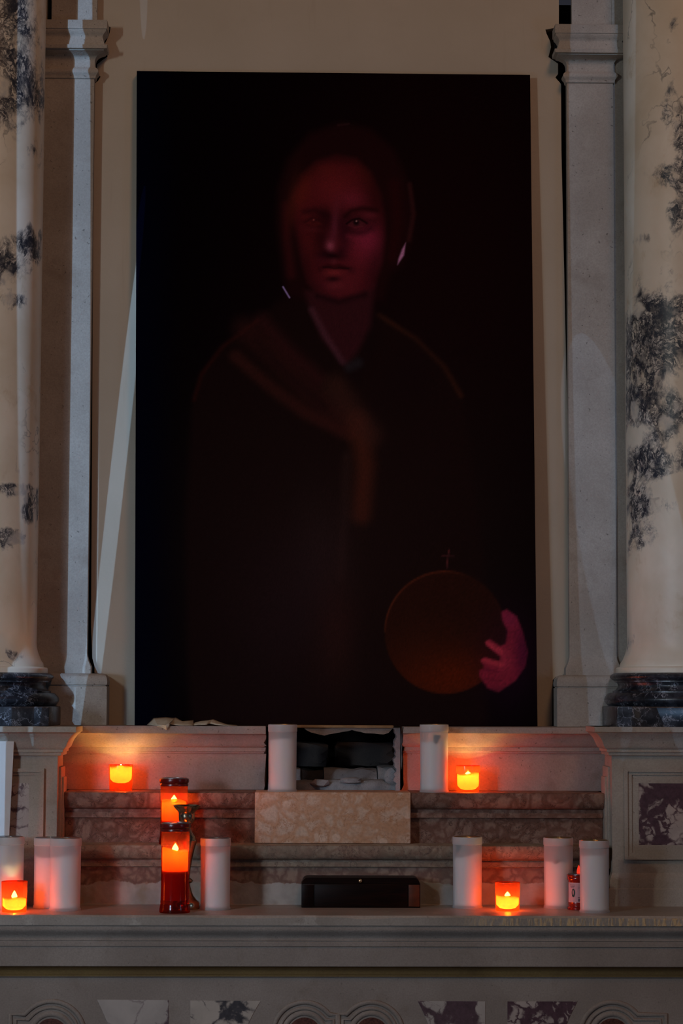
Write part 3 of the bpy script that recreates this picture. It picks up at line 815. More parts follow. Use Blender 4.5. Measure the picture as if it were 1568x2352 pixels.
    over(stroke([(940, 430), (949, 500), (938, 560)], 5, 5)*.6, (34, 9, 8)); over(stroke([(775, 291), (800, 288)], 2, 3)*.4, (38, 14, 14))
    over(stroke([(905, 430), (912, 520), (900, 600)], 12, 14)*.5, (26, 3, 3))
    # neck and neckline
    over(poly([(700, 680), (860, 660), (850, 760), (820, 820), (795, 852), (740, 790), (712, 725)], 12)*.9, (31, 7, 8))
    over(stroke([(715, 722), (745, 780), (785, 842)], 7, 7)*.7, (44, 17, 20))
    over(stroke([(800, 855), (822, 845)], 10, 10)*.7, (20, 14, 14))
    # face
    face = poly([(772, 366), (815, 374), (846, 404), (868, 455), (878, 510), (878, 556), (870, 618), (852, 668), (818, 690), (777, 698), (737, 686), (710, 656), (697, 610), (686, 560), (674, 510), (674, 462), (694, 412), (728, 380)], 15)
    over(face, (47, 7, 8))
    over(stroke([(656, 480), (658, 550), (668, 640)], 9, 12)*.55, (38, 6, 6)); over(blob(672, 470, 14, 60, 8)*.5, (52, 12, 6))
    f = face
    over(f*blob(768, 440, 60, 52)*.8, (68, 12, 12)); over(f*blob(694, 436, 20, 52, 10)*.55, (66, 14, 7)); over(f*blob(806, 466, 38, 24)*.7, (74, 15, 22))
    over(f*blob(846, 560, 40, 44)*.95, (92, 17, 31)); over(f*blob(828, 600, 50, 40)*.5, (76, 14, 20)); over(f*blob(706, 570, 22, 52)*.5, (58, 10, 9))
    over(f*blob(775, 668, 56, 28)*.6, (62, 13, 16)); over(f*blob(800, 650, 40, 30)*.4, (70, 13, 16))
    over(f*blob(872, 430, 30, 90)*.85, (24, 3, 3)); over(f*blob(700, 386, 56, 26, -38)*.75, (26, 4, 3)); over(f*blob(790, 368, 60, 14)*.7, (28, 4, 4))
    over(f*blob(748, 396, 26, 16)*.4, (60, 12, 8)); over(f*blob(838, 396, 18, 40, -30)*.5, (42, 8, 4))
    over(f*blob(874, 630, 30, 66, 15)*.85, (30, 5, 7)); over(f*blob(698, 630, 20, 64, -8)*.7, (28, 4, 5)); over(f*blob(726, 676, 26, 18, 30)*.6, (30, 5, 6))
    # eye sockets, brows, cheek shadow beside the nose
    over(f*blob(744, 510, 17, 24)*.9, (22, 3, 4)); over(f*blob(738, 552, 17, 44, 4)*.8, (26, 3, 4)); over(f*blob(720, 540, 30, 30)*.35, (40, 5, 6))
    over(f*blob(815, 516, 46, 22)*.75, (30, 5, 6)); over(f*blob(716, 514, 30, 18)*.6, (36, 5, 6)); over(f*blob(788, 540, 14, 50, -5)*.7, (30, 4, 8))
    over(f*stroke([(792, 504), (806, 492), (832, 486), (866, 492)], 4, 8)*.8, (16, 2, 2)); over(f*stroke([(698, 495), (722, 490), (752, 504)], 5, 9)*.65, (22, 3, 4))
    over(f*blob(848, 502, 18, 8)*.7, (66, 14, 18)); over(f*blob(700, 505, 12, 7)*.5, (58, 11, 9)); over(f*blob(772, 480, 16, 24)*.35, (62, 13, 15))
    # right eye
    over(poly([(798, 523), (808, 514), (824, 511), (838, 520), (829, 526), (812, 528)], 3.5)*.75, (54, 14, 16))
    over(stroke([(795, 522), (808, 513), (824, 510), (842, 521)], 1.8, 2.6)*.9, (10, 1, 2)); over(blob(817, 518.5, 7, 7.5, 0, 1.6)*.95, (9, 1, 2))
    over(blob(817.5, 516, 2.0, 2.0), (130, 78, 72)); over(stroke([(800, 526), (814, 531), (832, 528)], 1.6, 3)*.6, (70, 18, 22))
    over(f*stroke([(796, 534), (812, 543), (836, 543), (850, 534)], 5, 9)*.6, (28, 4, 7)); over(f*stroke([(798, 552), (822, 558), (850, 546)], 4, 8)*.4, (86, 18, 28))
    # left eye, softer
    over(poly([(700, 521), (714, 512), (732, 516), (738, 523), (722, 528)], 5)*.5, (62, 12, 10)); over(stroke([(700, 518), (714, 510), (734, 516)], 2, 4)*.55, (24, 3, 4))
    over(blob(719, 517, 7, 7)*.5, (32, 4, 5)); over(blob(719.5, 513, 2.2, 2)*.9, (104, 40, 34)); over(f*blob(716, 536, 24, 6, 6)*.45, (58, 12, 13))
    # nose
    over(f*blob(767, 530, 8, 44, 4)*.65, (66, 18, 26)); over(f*blob(758, 560, 12, 22, 4)*.5, (62, 14, 20))
    over(blob(757, 574, 10, 12)*.95, (96, 34, 42)); over(f*blob(760, 597, 26, 8, 4)*.95, (15, 2, 3)); over(f*blob(744, 590, 8, 8)*.6, (20, 2, 4)); over(f*blob(782, 588, 10, 10)*.6, (24, 3, 6))
    over(f*blob(765, 610, 8, 7)*.5, (68, 18, 22)); over(f*blob(740, 606, 14, 12)*.4, (44, 8, 12))
    # mouth
    over(f*poly([(737, 623), (752, 616), (764, 619), (777, 616), (806, 625), (786, 628), (766, 626)], 5)*.8, (28, 3, 4)); over(f*stroke([(742, 624), (757, 624), (766, 627), (778, 625), (800, 627)], 1.6, 3)*.9, (11, 1, 2))
    over(f*blob(764, 636, 20, 8)*.85, (82, 18, 18)); over(f*blob(748, 634, 10, 6)*.4, (60, 12, 12)); over(f*blob(764, 651, 15, 6)*.85, (20, 3, 4)); over(f*blob(735, 628, 8, 8)*.5, (28, 4, 5)); over(f*blob(806, 630, 9, 9)*.5, (32, 5, 7))
    over(f*blob(767, 666, 18, 9)*.5, (72, 18, 20))
    over(stroke([(728, 690), (777, 704), (838, 686)], 5, 10)*.7, (11, 2, 3))
    # veil edges catching light
    over(poly([(912, 618), (927, 596), (931, 566), (922, 582), (914, 604)], 3)*.9, (112, 62, 80)); over(stroke([(649, 669), (656, 681), (664, 694)], 1.6, 1.8)*.9, (100, 74, 104))
    # orb with a little cross
    orb = np.hypot((X-1022)/141, (Y-1458)/139)
    inside = 1-sm(.97, 1.01, orb)
    over(inside*.8, (23, 6, 3)); over(inside*blob(1030, 1560, 130, 70)*.9, (47, 9, 2)); over(inside*blob(960, 1500, 60, 60)*.4, (30, 8, 3))
    ang = np.degrees(np.arctan2(-(Y-1458), X-1022)); rim = np.exp(-((orb-.985)/.018)**2)
    over(rim*sm(60, 90, ang)*sm(200, 160, np.where(ang < -90, ang+360, ang))*.7, (52, 15, 6))
    over(stroke([(1030, 1272), (1025, 1312)], 1.4, 1.6)*.7, (58, 18, 16)); over(stroke([(1014, 1286), (1042, 1287)], 1.4, 1.6)*.6, (54, 18, 16))
    # hand
    over(blob(1170, 1520, 70, 110)*.35, (24, 4, 14))
    hand = poly([(1151, 1412), (1163, 1406), (1186, 1423), (1199, 1455), (1211, 1503), (1205, 1535), (1183, 1567), (1144, 1592), (1119, 1583), (1100, 1556), (1100, 1543), (1112, 1538), (1103, 1521), (1111, 1514), (1146, 1523), (1149, 1513), (1116, 1487), (1114, 1479), (1124, 1473), (1148, 1489), (1160, 1484), (1165, 1455), (1153, 1430)], 3.5)
    over(hand, (72, 12, 19)); over(hand*blob(1205, 1500, 26, 70)*.85, (40, 6, 17)); over(hand*blob(1170, 1425, 26, 26)*.5, (70, 14, 30))
    over(hand*stroke([(1116, 1480), (1150, 1502)], 6, 5)*.8, (108, 25, 30)); over(hand*stroke([(1108, 1519), (1150, 1530)], 6, 5)*.8, (104, 23, 27)); over(hand*blob(1160, 1520, 20, 30)*.5, (92, 20, 27))
    over(hand*stroke([(1110, 1541), (1145, 1546)], 2, 3)*.7, (52, 8, 16)); over(hand*stroke([(1115, 1563), (1150, 1566)], 2, 3)*.6, (50, 8, 14)); over(hand*blob(1135, 1588, 26, 10)*.6, (46, 8, 14))
    img *= (1-.13*np.clip(face, 0, 1))[..., None]
    img *= (1+rng.normal(0, .06, X.shape))[..., None]
    lin = np.where(img/255 <= .04045, img/255/12.92, (np.clip(img/255, 0, 1)+.055)/1.055)
    lin = np.where(img/255 <= .04045, img/255/12.92, lin**2.4)
    alb = np.clip(lin/np.array([.225, .165, .135]), 0, .8)
    # mesh
    t = thing('painting', 'large unframed dark canvas, dim red portrait of a veiled woman with orb', 'painting', tuple((D+Cc)/2))
    org = ORG[t.name]
    nu, nv = len(U), len(V)
    def lerp3(a, b, s): return a[None, None, :]*(1-s[..., None])+b[None, None, :]*s[..., None]
    a_, b_, c_, d_ = (np.array(q) for q in (A, B, Cc, D))
    pos = (lerp3(a_, b_, uu)*(1-vv[..., None])+lerp3(d_, c_, uu)*vv[..., None]).reshape(-1, 3)-np.array(org)
    idx = np.arange(nu*nv).reshape(nv, nu)
    q = np.stack([idx[1:, :-1], idx[1:, 1:], idx[:-1, 1:], idx[:-1, :-1]], -1).reshape(-1, 4)
    me = bpy.data.meshes.new('canvas')
    me.vertices.add(len(pos)); me.vertices.foreach_set('co', pos.ravel())
    me.loops.add(q.size); me.loops.foreach_set('vertex_index', q.ravel())
    me.polygons.add(len(q)); me.polygons.foreach_set('loop_start', np.arange(0, q.size, 4)); me.polygons.foreach_set('loop_total', np.full(len(q), 4))
    me.update(); me.validate()
    at = me.color_attributes.new('paint', 'FLOAT_COLOR', 'POINT')
    at.data.foreach_set('color', np.concatenate([alb.reshape(-1, 3), np.ones((len(pos), 1))], 1).ravel())
    m = N('oil_paint'); col = m.attr('paint', 'Color')
    v = m.obj(); h = m.math('ADD', m.noise(m.obj((1, 1, 6)), 260, 2), m.noise(m.obj((6, 1, 1)), 260, 2))
    m.bump(h, .0004, .6); m.fin(col, .8, .0)
    link('canvas', me, m.m, t)
    # stretcher with the canvas wrapped round its sides
    dark = plain('black_canvas_edge', (.004, .004, .005), .85, .0, 0, 60, .3)
    back = Vector((0, .028, 0)); e = Vector((0, .0008, 0))
    vs_ = [A+e, B+e, Cc+e, D+e, A+back, B+back, Cc+back, D+back]
    mk('stretcher', vs_, [(0, 1, 5, 4), (1, 2, 6, 5), (2, 3, 7, 6), (3, 0, 4, 7), (4, 5, 6, 7), (0, 3, 2, 1)], dark, t)
painting()

# ------------------------------------------------------------------ candles
def add_child(name, me, parent, loc=(0, 0, 0), rot=(0, 0, 0), scale=(1, 1, 1)):
    o = bpy.data.objects.new(name, me); C.objects.link(o); o.parent = parent
    o.location = loc; o.rotation_euler = rot; o.scale = scale; ORG[o.name] = Vector((0, 0, 0)); return o
def glow(parent, z, power, rad, color=(1.0, .44, .13)):
    l = bpy.data.lights.new('flame_wax_light', 'POINT'); l.energy = power; l.color = color; l.shadow_soft_size = rad
    o = bpy.data.objects.new('flame_wax_light', l); C.objects.link(o); o.parent = parent; o.location = (0, 0, z); return o
def flame_mesh(h, r):
    prof = [(r*.25, 0), (r*.7, h*.10), (r, h*.3), (r*.92, h*.45), (r*.6, h*.68), (r*.28, h*.87), (r*.05, h)]
    return lathe_mesh('flame', prof, M_flame, 16, 80)
FL = flame_mesh(.015, .0066)
WK = lathe_mesh('wick', [(.0008, 0), (.0008, .005)], M_wick, 8)

def white_candle(px, py_bot, py_top, w, zbase, label, level=.78, slant=0.0, soot=None, yc=None, tin='gold'):
    """px: centre, py_bot: row of the nearest foot edge"""
    if yc is None:
        yc = hit(px, py_bot, zbase).y+w*.0005
    x = xr(px, yc, (py_bot+py_top)/2)
    k = (yc+5.2)/5.2*.001
    r = w*.5*k; zt = P(px, py_top, yc).z-zbase
    t = thing('white_candle', label, 'candle', (x, yc, zbase), 0, 'white candles on the altar and steps')
    rb = r*.955
    prof = [(rb*1.03, .0), (rb*1.035, .004), (rb*.985, .006), (rb*.985, .02), (rb*1.0, zt-.019), (rb*1.0, zt-.016)]
    add_child('container', lathe_mesh('container', prof, M_white, 56, 50, cap_top=False), t)
    prof = [(rb*.99, zt-.018), (r*.98, zt-.0165), (r*.985, zt-.015), (r*.985, zt-.002), (r*.97, zt), (r*.90, zt), (r*.88, zt-.003)]
    add_child('rim', lathe_mesh('rim', prof, M_rim, 56, 50, cap_top=False, cap_bot=False), t)
    mt = M_gold if tin == 'gold' else M_tin
    prof = [(r*.89, zt-.004), (r*.89, zt-.0005), (r*.86, zt+.0012), (r*.30, zt+.0012), (r*.28, zt-.001)]
    add_child('lid', lathe_mesh('lid', prof, mt, 40, 40, cap_top=False, cap_bot=False), t)
    # wax inside with a slightly sloping top
    v, f = [], []; n = 40; zl = zt*level
    rings = [(rb*.90, .006, 0), (rb*.90, zl, 1), (rb*.5, zl-.003, .6), (rb*.1, zl-.004, .2)]
    for rr_, zz, s in rings:
        for i in range(n):
            a = 2*math.pi*i/n; v.append((rr_*math.cos(a), rr_*math.sin(a), zz+s*(slant*math.cos(a)*.01+.0012*math.sin(3*a+px))))
    for i in range(len(rings)-1):
        for j in range(n):
            j2 = (j+1) % n; f.append((i*n+j, i*n+j2, (i+1)*n+j2, (i+1)*n+j))
    f.append(tuple(range(n-1, -1, -1))); f.append(tuple(range(3*n, 4*n)))
    mk('wax', v, f, M_waxw, t, 50, local=True)
    o = add_child('wick', WK, t, (0, 0, zl-.004))
    if soot:
        (ax, az, sw, sh) = soot
        pts = []
        vv, ff = [], []; m = 14
        for i in range(m):
            a = 2*math.pi*i/m; q = 1+.25*math.sin(3*a+1)
            an = -math.pi/2+ax+sw*q*math.cos(a); zz = az+sh*q*math.sin(a)+sw*.01*math.cos(a)
            vv.append((rb*.978*math.cos(an), rb*.978*math.sin(an), zz))
        vv.append((rb*.96*math.cos(-math.pi/2+ax), rb*.96*math.sin(-math.pi/2+ax), az))
        for i in range(m): ff.append((i, (i+1) % m, m))
        mk('soot_mark', vv, ff, M_soot, t, 60, local=True)
    return t
white_candle(20, 2091.5, 1922, 70, ZA, 'tall white candle at the far left edge, behind a lit red votive', .62, .3, tin='tin')
white_candle(112, 2088, 1924, 70, ZA, 'tall white candle at left, partly hidden behind another white candle', .72, -.4, tin='tin')
white_candle(150, 2094, 1925, 73, ZA, 'tall white candle at left, standing in front of another white candle', .76, .2, tin='tin')
white_candle(494.5, 2092, 1925, 70.5, ZA, 'tall white candle right of the brass candlestick, red glow near its lid', .80, .2, tin='tin')
white_candle(1073, 2088, 1922, 69, ZA, 'tall white candle with a black smudge, left of the lit red votive on the altar', .74, .4, soot=(-.75, .137, .26, .009))
white_candle(1282, 2088, 1924, 69, ZA, 'tall white candle with grey marks, left of the small labelled red candle', .66, -.3, soot=(-.2, .108, .3, .004))
white_candle(1364.5, 2098.5, 1930, 69.5, ZA, 'tall white candle in front of the small labelled red candle', .80, .2)
white_candle(648.5, 1819, 1664, 67.5, Z2, 'tall white candle on the upper step, left of the broken gap', .79, .3, yc=.2115)
white_candle(996.5, 1819, 1664, 67, Z2, 'tall white candle with a dark smudge, on the upper step right of the broken gap', .76, .4, yc=.2115, soot=(.15, .127, .28, .010))

def votive(px, py_top, w, zbase, label, py_bot=None, yc=None, top=.62, depth=.40, pw=.75, fl=.5, gw=.75):
    if yc is None: yc = hit(px, py_bot, zbase).y+w*.0005
    x = xr(px, yc, py_top+30); k = (yc+5.2)/5.2*.001
    r = w*.5*k; h = P(px, py_top, yc).z-zbase
    t = thing('votive_candle', label, 'candle', (x, yc, zbase), 0, 'lit red votive candles')
    prof = [(r*.90, .0), (r*.93, .001), (r*.94, h*.12), (r*.955, h*.3), (r*.985, h*.75), (r, h-.001), (r*.995, h), (r*.95, h), (r*.945, h-.002)]
    add_child('cup', lathe_mesh('cup', prof, M_redcup, 48, 45, cap_top=False), t)
    z1, z0 = h*top, h*(top-depth)
    v, f = [], []; n = 40
    rings = [(r*.35, z0, 0), (r*.62, z0+.002, 0), (r*.86, z0+.009, 0), (r*.89, z0+.4*(z1-z0), 0), (r*.90, z1, 1), (r*.84, z1-.0015, 1), (r*.5, z1-.006, .4), (r*.12, z1-.007, .1)]
    for rr_, zz, s in rings:
        for i in range(n):
            a = 2*math.pi*i/n; v.append((rr_*math.cos(a), rr_*math.sin(a), zz+s*(.0028*math.cos(a+px)+.0016*math.sin(3*a+px*.7))))
    for i in range(len(rings)-1):
        for j in range(n):
            j2 = (j+1) % n; f.append((i*n+j, i*n+j2, (i+1)*n+j2, (i+1)*n+j))
    f.append(tuple(range(n-1, -1, -1))); f.append(tuple(range((len(rings)-1)*n, len(rings)*n)))
    mk('wax', v, f, M_waxred, t, 50, local=True)
    add_child('wick', WK, t, (0, 0, z1-.007))
    add_child('flame', FL, t, (0, 0, z1-.003), scale=(1, 1, fl))
    glow(t, z1+.003, pw, .003)
    glow(t, z1-.011, gw, .003, (1.0, .82, .30))  # extra lamp added inside the wax to make it glow
    return t
votive(277.5, 1756, 55.5, Z2, 'lit red votive candle on the upper step at left, below the cornice', yc=.232, top=.92, depth=.62, fl=.55)
votive(1074.5, 1758, 55, Z2, 'lit red votive candle on the upper step, beside the right upper white candle', yc=.232, top=.70, depth=.62)
votive(33, 2024, 59, ZA, 'lit red votive candle at the far left of the altar, before a white candle', py_bot=2097, top=.46, depth=.40, fl=1.25)
votive(1165, 2026, 57.5, ZA, 'lit red votive candle on the altar at right, between two white candles', py_bot=2094, top=.52, depth=.46, fl=.8)

def lantern(px, py_top, w, zbase, label, py_bot=None, yc=None, level=.74, pw=1.7, fl=1.2, gw=.5):
    if yc is None: yc = hit(px, py_bot, zbase).y+w*.0005
    x = xr(px, yc, py_top+60); k = (yc+5.2)/5.2*.001
    r = w*.5*k; h = P(px, py_top, yc).z-zbase
    t = thing('grave_candle', label, 'candle', (x, yc, zbase), 0, 'lit red grave candles')
    rb = r*.955
    prof = [(r*1.0, 0), (r*1.03, .002), (r*1.03, .008), (r*1.0, .013), (rb*1.005, .020), (rb*1.015, .024), (rb*1.0, .028), (rb*.985, .06), (rb*.99, h*.55), (rb*1.0, h-.03), (rb*1.0, h-.018)]
    add_child('jar', lathe_mesh('jar', prof, M_redtall, 56, 50, cap_top=False), t)
    prof = [(rb*1.0, h-.019), (r*.995, h-.018), (r*1.0, h-.014), (r*.97, h-.012), (r*1.03, h-.010), (r*1.05, h-.006), (r*1.03, h-.002), (r*.97, h-.001), (r*.93, h-.002), (r*.92, h-.016)]
    add_child('collar', lathe_mesh('collar', prof, M_reddark, 56, 30, cap_top=False, cap_bot=False), t)
    # tin lid with round air holes: outer ring, centre disc, spokes
    prof = [(r*.93, h-.002), (r*.93, h), (r*.80, h+.001), (r*.79, h-.001)]
    lid = add_child('lid', lathe_mesh('lid', prof, M_tin, 40, 40, cap_top=False, cap_bot=False), t)
    bm = bmesh.new()
    for i in range(5):
        a = 2*math.pi*i/5+.3
        b2 = box_bm(r*.30, r*.82, -.0035, .0035, h-.001, h+.0004, 0)
        bmesh.ops.rotate(b2, verts=b2.verts, cent=(0, 0, 0), matrix=Matrix.Rotation(a, 3, 'Z'))
        me = bpy.data.meshes.new('tmp'); b2.to_mesh(me); b2.free(); bm.from_mesh(me); bpy.data.meshes.remove(me)
    v, f = lathe_data([(r*.34, h-.001), (r*.34, h+.0004)], 24)
    me = bpy.data.meshes.new('tmp'); me.from_pydata(v, [], f); bm.from_mesh(me); bpy.data.meshes.remove(me)
    mkbm('lid_bridge', bm, M_tin, t, 30, local=True)
    z1 = h*level; z0 = .028
    v, f = [], []; n = 40
    zm = z1-.048
    vb, fb = lathe_data([(rb*.86, z0), (rb*.90, z0+.004), (rb*.90, zm), (rb*.3, zm+.001)], 40)
    mk('wax_body', vb, fb, M_waxshade, t, 50, local=True)
    rings = [(rb*.88, zm+.0015, 0), (rb*.90, zm+.002, 0), (rb*.90, z1-.012, 0), (rb*.90, z1, 1), (rb*.80, z1-.002, 1), (rb*.45, z1-.007, .4), (rb*.1, z1-.008, .1)]
    for rr_, zz, s in rings:
        for i in range(n):
            a = 2*math.pi*i/n; v.append((rr_*math.cos(a), rr_*math.sin(a), zz+s*(.004*math.cos(a+px*.1)+.003*math.sin(2*a+px))))
    for i in range(len(rings)-1):
        for j in range(n):
            j2 = (j+1) % n; f.append((i*n+j, i*n+j2, (i+1)*n+j2, (i+1)*n+j))
    f.append(tuple(range(n-1, -1, -1))); f.append(tuple(range((len(rings)-1)*n, len(rings)*n)))
    mk('wax', v, f, M_waxred, t, 50, local=True)
    add_child('wick', WK, t, (0, 0, z1-.008))
    add_child('flame', FL, t, (0, 0, z1-.004), scale=(1.1, 1.1, fl))
    glow(t, z1+.008, pw, .003)
    glow(t, z1-.007, gw, .003, (1.0, .82, .30))  # second lamp added under the wax surface for its glow
    return t
lantern(402.5, 1890, 68, ZA, 'tall lit red grave candle standing on the altar, in front of the brass candlestick', py_bot=2099, level=.70)
lantern(399.5, 1787, 65, Z1, 'lit red grave candle on the lowest step, behind the taller red one', yc=.137, level=.66, fl=1.1)

# small red candle with a printed label and an electric flame
def led_candle():
    px, r_px = 1329, 27.5
    yc = hit(px, 2091.5, ZA).y+r_px*.001
    x = xr(px, yc, 2050); k = (yc+5.2)/5.2*.001
    zt = P(px, 2008, yc).z-ZA; s = zt/86
    t = thing('electric_candle', 'small red candle with a white label, tucked behind the rightmost white candle', 'candle', (x, yc, ZA))
    r = r_px*k
    prof = [(r*.95, 0), (r*.97, 3*s), (r*.97, 6*s), (r*.90, 8*s), (r*.88, 10*s), (r*.90, 12*s), (r*.90, 18*s), (r*.885, 20*s), (r*.885, 66*s), (r*.90, 69*s), (r*.93, 71*s), (r*.97, 73*s), (r*.98, 77*s), (r*.965, 79*s), (r*1.0, 81*s), (r*1.01, 85*s), (r*.99, 86*s)]
    M_redbody = plain('glossy_red_plastic', (.17, .008, .004), .22, .5, 0, 30, .12)
    add_child('body', lathe_mesh('body', prof, M_redbody, 48, 35), t)
    add_child('lid', lathe_mesh('lid', [(r*.90, 85.5*s), (r*.90, 87*s), (r*.4, 88*s)], M_tin, 32, 35), t)
    fl = lathe_mesh('flame_bulb', [(4.5*s, 0), (5.2*s, 3*s), (5*s, 7*s), (4*s, 12*s), (2.6*s, 17*s), (1*s, 20.5*s), (.2*s, 21*s)], M_ledflame, 20, 60)
    add_child('flame_bulb', fl, t, (0, 0, 87*s))
    def patch(name, a0, a1, z0, z1, mat, lift, parent, n=12):
        rr_ = r*.885+lift; v, f = [], []
        for i in range(n+1):
            a = math.radians(a0+(a1-a0)*i/n)
            for q, zz in ((rr_, z0), (rr_, z1), (rr_-lift*.9, z1), (rr_-lift*.9, z0)): v.append((q*math.sin(a), -q*math.cos(a), zz))
        for i in range(n):
            for j in range(4):
                j2 = (j+1) % 4; f.append((i*4+j, i*4+j2, i*4+4+j2, i*4+4+j))
        f.append((0, 1, 2, 3)); f.append(tuple(n*4+j for j in (3, 2, 1, 0)))
        return mk(name, v, f, mat, parent, 50, local=True)
    lab = patch('label', -76, 70, 19*s, 67*s, M_label, .0006, t, 24)
    def text(body, size, a_deg, z, mat):
        cu = bpy.data.curves.new('txt', 'FONT'); cu.body = body; cu.size = size; cu.resolution_u = 2; cu.align_x = 'LEFT'
        ob = bpy.data.objects.new('txt', cu); C.objects.link(ob)
        dg = bpy.context.evaluated_depsgraph_get(); me = bpy.data.meshes.new_from_object(ob.evaluated_get(dg))
        bpy.data.objects.remove(ob); bpy.data.curves.remove(cu)
        rr_ = r*.885+.0010
        for v in me.vertices:
            a = math.radians(a_deg)+v.co.x/rr_; v.co = Vector((rr_*math.sin(a), -rr_*math.cos(a), z+v.co.y))
        me.materials.clear(); me.materials.append(mat); me.update()
        add_child('label_text', me, lab)
    text('Tempelux', 4.1*s, -62, 60.5*s, M_ink)
    for a0, a1, zz in ((-57, -30, 57.2), (-55, -34, 54.4)): patch('label_print', a0, a1, zz*s, (zz+.9)*s, M_ink, .0009, lab, 6)
    text('L', 4*s, -2, 59*s, M_ink); text('Unità', 4*s, -11, 53.5*s, M_ink); text('v.s.', 3*s, -4, 48.5*s, M_ink)
    patch('label_print', -12, 5, 30.8*s, 32.4*s, M_ink, .0009, lab, 6)
    patch('label_print', -11, 7, 21.5*s, 29*s, M_ink, .0009, lab, 6)
    # green oval emblem with a pale figure inside
    v, f = [], []; n = 28; rr_ = r*.885+.0010; az = math.radians(-37)
    for ring, (w_, h_, dx) in enumerate(((4.9, 10.5, 0), (1.7, 6.0, -.6))):
        for i in range(n):
            a = 2*math.pi*i/n; ph = az+(dx*s+w_*s*math.cos(a))/rr_
            v.append((rr_*math.sin(ph), -rr_*math.cos(ph), 42*s+(1.2*s if ring else 0)+h_*s*math.sin(a)))
    for i in range(n):
        i2 = (i+1) % n; f.append((i, i2, n+i2, n+i))
    mk('label_emblem', v, f, M_green, lab, 60, local=True)
led_candle()

# ------------------------------------------------------------------ brass candlestick
def candlestick():
    px = 428; yc = .032; k = (yc+5.2)/5.2*.001; x = xr(px, yc, 1960)
    t = thing('candlestick', 'tarnished brass candlestick behind the tall red grave candle', 'candlestick', (x, yc, ZA))
    zt = P(px, 1850, yc).z-ZA
    z = lambda py: zt*(2088-py)/(2088-1850)
    prof = [(30, 2088), (31, 2086), (31, 2074), (29, 2071), (24, 2067), (17, 2058), (12, 2045), (9, 2034), (8, 2028)]
    add_child('foot', lathe_mesh('foot', [(a*k, z(b)) for a, b in prof], M_brass, 40, 40), t)
    prof = [(8, 2030), (14, 2027), (16, 2023), (12, 2019), (8, 2016), (8, 2010), (10, 1995), (14, 1970), (19, 1948), (23, 1936), (24, 1931), (20, 1926), (20, 1921), (17, 1917), (12, 1908), (9, 1901), (9, 1892), (11, 1888)]
    add_child('stem', lathe_mesh('stem', [(a*k, z(b)) for a, b in prof], M_brass, 40, 40), t)
    prof = [(9, 1893), (15, 1889), (18, 1883), (18.5, 1873), (18, 1868), (20, 1864), (25, 1859), (31, 1852), (32, 1850), (31, 1849), (26, 1853), (16, 1858)]
    add_child('drip_cup', lathe_mesh('drip_cup', [(a*k, z(b)) for a, b in prof], M_brass, 40, 40), t)
candlestick()

# ------------------------------------------------------------------ wooden box
def wooden_box():
    yf = hit(828, 2085, ZA).y; x0, x1 = xr(692, yf, 2050), xr(965, yf, 2050)
    zt = P(828, 2016, yf).z; yb = min(yf+.085, Y_LOW-.002)
    t = thing('wooden_box', 'low dark polished wooden box with a brass knob, in the middle of the altar', 'box', ((x0+x1)/2, (yf+yb)/2, ZA))
    zl = P(828, 2030, yf).z
    box('body', x0, x1, yf, yb, ZA, zl, M_wood, t, .0015)
    # lid with rounded ends
    r = .013
    pts = [(x0, zl+.0006)]+[(x0+.002+r-r*math.cos(a), zt-r+r*math.sin(a)) for a in [i*math.pi/16 for i in range(9)]]
    pts += [(x1-.002-r+r*math.sin(a), zt-r+r*math.cos(a)) for a in [i*math.pi/16 for i in range(9)]]+[(x1, zl+.0006)]
    slab_poly('lid', pts, yf-.0005, yb, M_wood, t)
    zlow, zhi = ZA+.003, zl-.002
    box('front_panel', xr(722, yf, 2050), xr(936, yf, 2050), yf-.0025, yf+.001, zlow, zhi, M_wood, t, .0006)
    box('end_panel', xr(938, yf, 2050), xr(963, yf, 2050), yf-.003, yf+.001, zlow, zhi, M_woodr, t, .0006)
    box('end_panel', xr(694, yf, 2050), xr(720, yf, 2050), yf-.003, yf+.001, zlow, zhi, M_wood, t, .0006)
    p = P(827, 2023, yf)
    bm = bmesh.new(); bmesh.ops.create_uvsphere(bm, u_segments=20, v_segments=12, radius=.0050)
    bmesh.ops.translate(bm, verts=bm.verts, vec=(p.x, yf-.0045, p.z))
    mkbm('knob', bm, M_brass, t, 80)
wooden_box()

# ------------------------------------------------------------------ card at the left, canvas scraps on the ledge
def card():
    Yt, Yb = Y_PED-.032, Y_PED-.024
    tr, br = P(32, 1703, Yt), None
    br = P(13, 2086, Yb); br.z = ZA+.0005
    tl = tr+Vector((-.27, 0, .004)); bl = br+Vector((-.27, 0, 0))
    t = thing('white_card', 'blank white card leaning against the left pedestal at the photo edge', 'card', tuple((br+bl)/2))
    n, m = 6, 10; v, f = [], []
    for d in (0, .0025):
        for j in range(m+1):
            for i in range(n+1):
                p = (bl.lerp(br, i/n)).lerp(tl.lerp(tr, i/n), j/m)
                v.append(p+Vector((0, d-.002*math.sin(j/m*math.pi)*math.sin(i/n*2), 0)))
    S = (n+1)*(m+1)
    for j in range(m):
        for i in range(n):
            a = j*(n+1)+i; q = (a, a+1, a+n+2, a+n+1); f.append(q); f.append(tuple(S+w for w in reversed(q)))
    rim_ = [i for i in range(n+1)]+[j*(n+1)+n for j in range(1, m+1)]+[m*(n+1)+i for i in range(n-1, -1, -1)]+[j*(n+1) for j in range(m-1, 0, -1)]
    for i in range(len(rim_)):
        a, b = rim_[i], rim_[(i+1) % len(rim_)]; f.append((a, b, S+b, S+a))
    mk('sheet', v, f, M_paper, t, 40)
card()
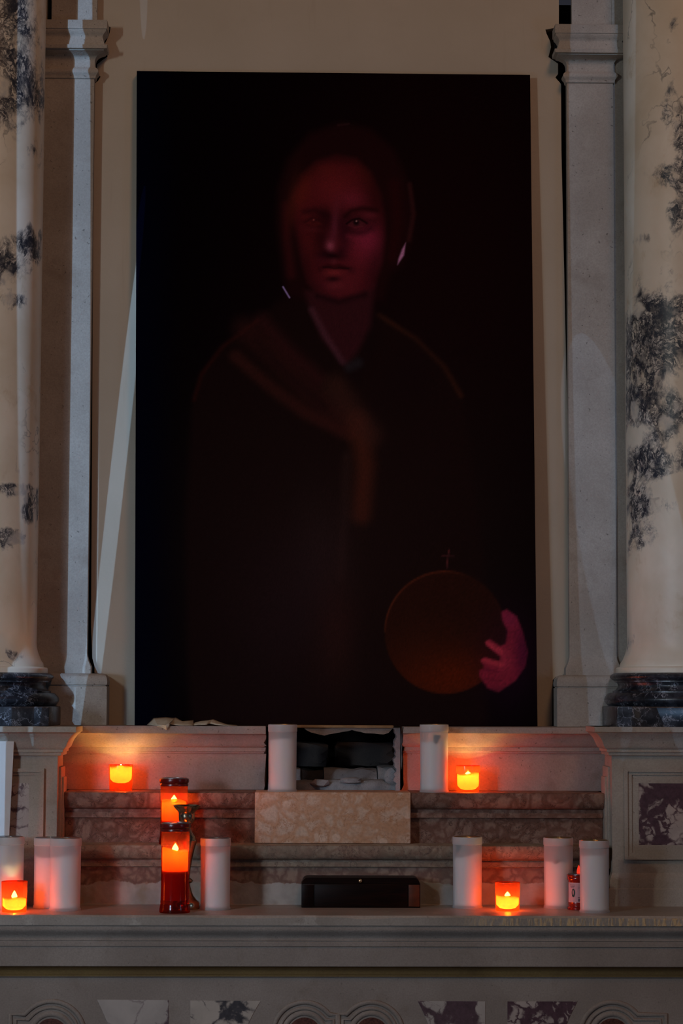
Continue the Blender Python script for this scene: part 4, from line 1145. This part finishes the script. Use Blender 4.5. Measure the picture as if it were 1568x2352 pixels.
def scrap(name, label, rows, parent_px):
    """rows: list of rows of (px, py, Y) points forming a small folded sheet"""
    p0 = P(*parent_px); p0.z = Z3
    t = thing(name, label, 'cloth', tuple(p0))
    pts = [[P(*q) for q in r] for r in rows]
    for r in pts:
        for q in r:
            if q.y > Y_LEDGE-.045 and q.z < Z3+.001: q.z = Z3+.001
    n, m = len(pts), len(pts[0]); v = [q for r in pts for q in r]; f = []
    for i in range(n-1):
        for j in range(m-1): f.append((i*m+j, i*m+j+1, (i+1)*m+j+1, (i+1)*m+j))
    o = mk('folded_sheet', v, f, M_cloth, t, 30)
    s = o.modifiers.new('sub', 'SUBSURF'); s.subdivision_type = 'SIMPLE'; s.levels = 1; s.render_levels = 1
    s = o.modifiers.new('thick', 'SOLIDIFY'); s.thickness = .0012; s.offset = 1
yl = Y_LEDGE-.042
scrap('canvas_scrap', 'larger folded beige canvas scrap with a corner hanging over the left ledge',
      [[(338, 1667.5, .33), (353, 1650, .33), (380, 1648, .33), (399, 1650, .33), (403, 1649, .335), (418, 1657, .335), (444, 1655, .33)],
       [(345, 1667.5, .29), (356, 1655, .28), (382, 1655, .27), (393, 1657, .27), (396, 1654, .31), (418, 1660, .30), (444, 1660, .30)],
       [(350, 1668.5, .27), (362, 1665, .25), (380, 1666, .24), (388, 1662, .24), (391, 1659, .29), (416, 1663, .275), (443, 1664, .275)],
       [(362, 1669, .245), (374, 1672, yl-.006), (382, 1677, yl-.008), (386, 1672, yl-.006), (390, 1664, .27), (414, 1667, .255), (442, 1667, .255)]], (395, 1667, .28))
scrap('canvas_scrap', 'smaller beige canvas scrap curling up on the left ledge, right of the larger one',
      [[(440, 1663, .32), (460, 1657, .32), (480, 1655, .32), (490, 1653, .325), (504, 1659, .325), (522, 1665, .32), (545, 1667.5, .32)],
       [(440, 1664, .30), (458, 1659, .29), (478, 1657, .285), (486, 1655, .30), (500, 1660, .30), (520, 1666, .29), (540, 1667.7, .29)],
       [(441, 1668, .27), (456, 1665, .262), (474, 1665, .258), (480, 1662, .28), (496, 1665, .275), (516, 1668, .27), (534, 1668.3, .27)]], (485, 1667, .29))
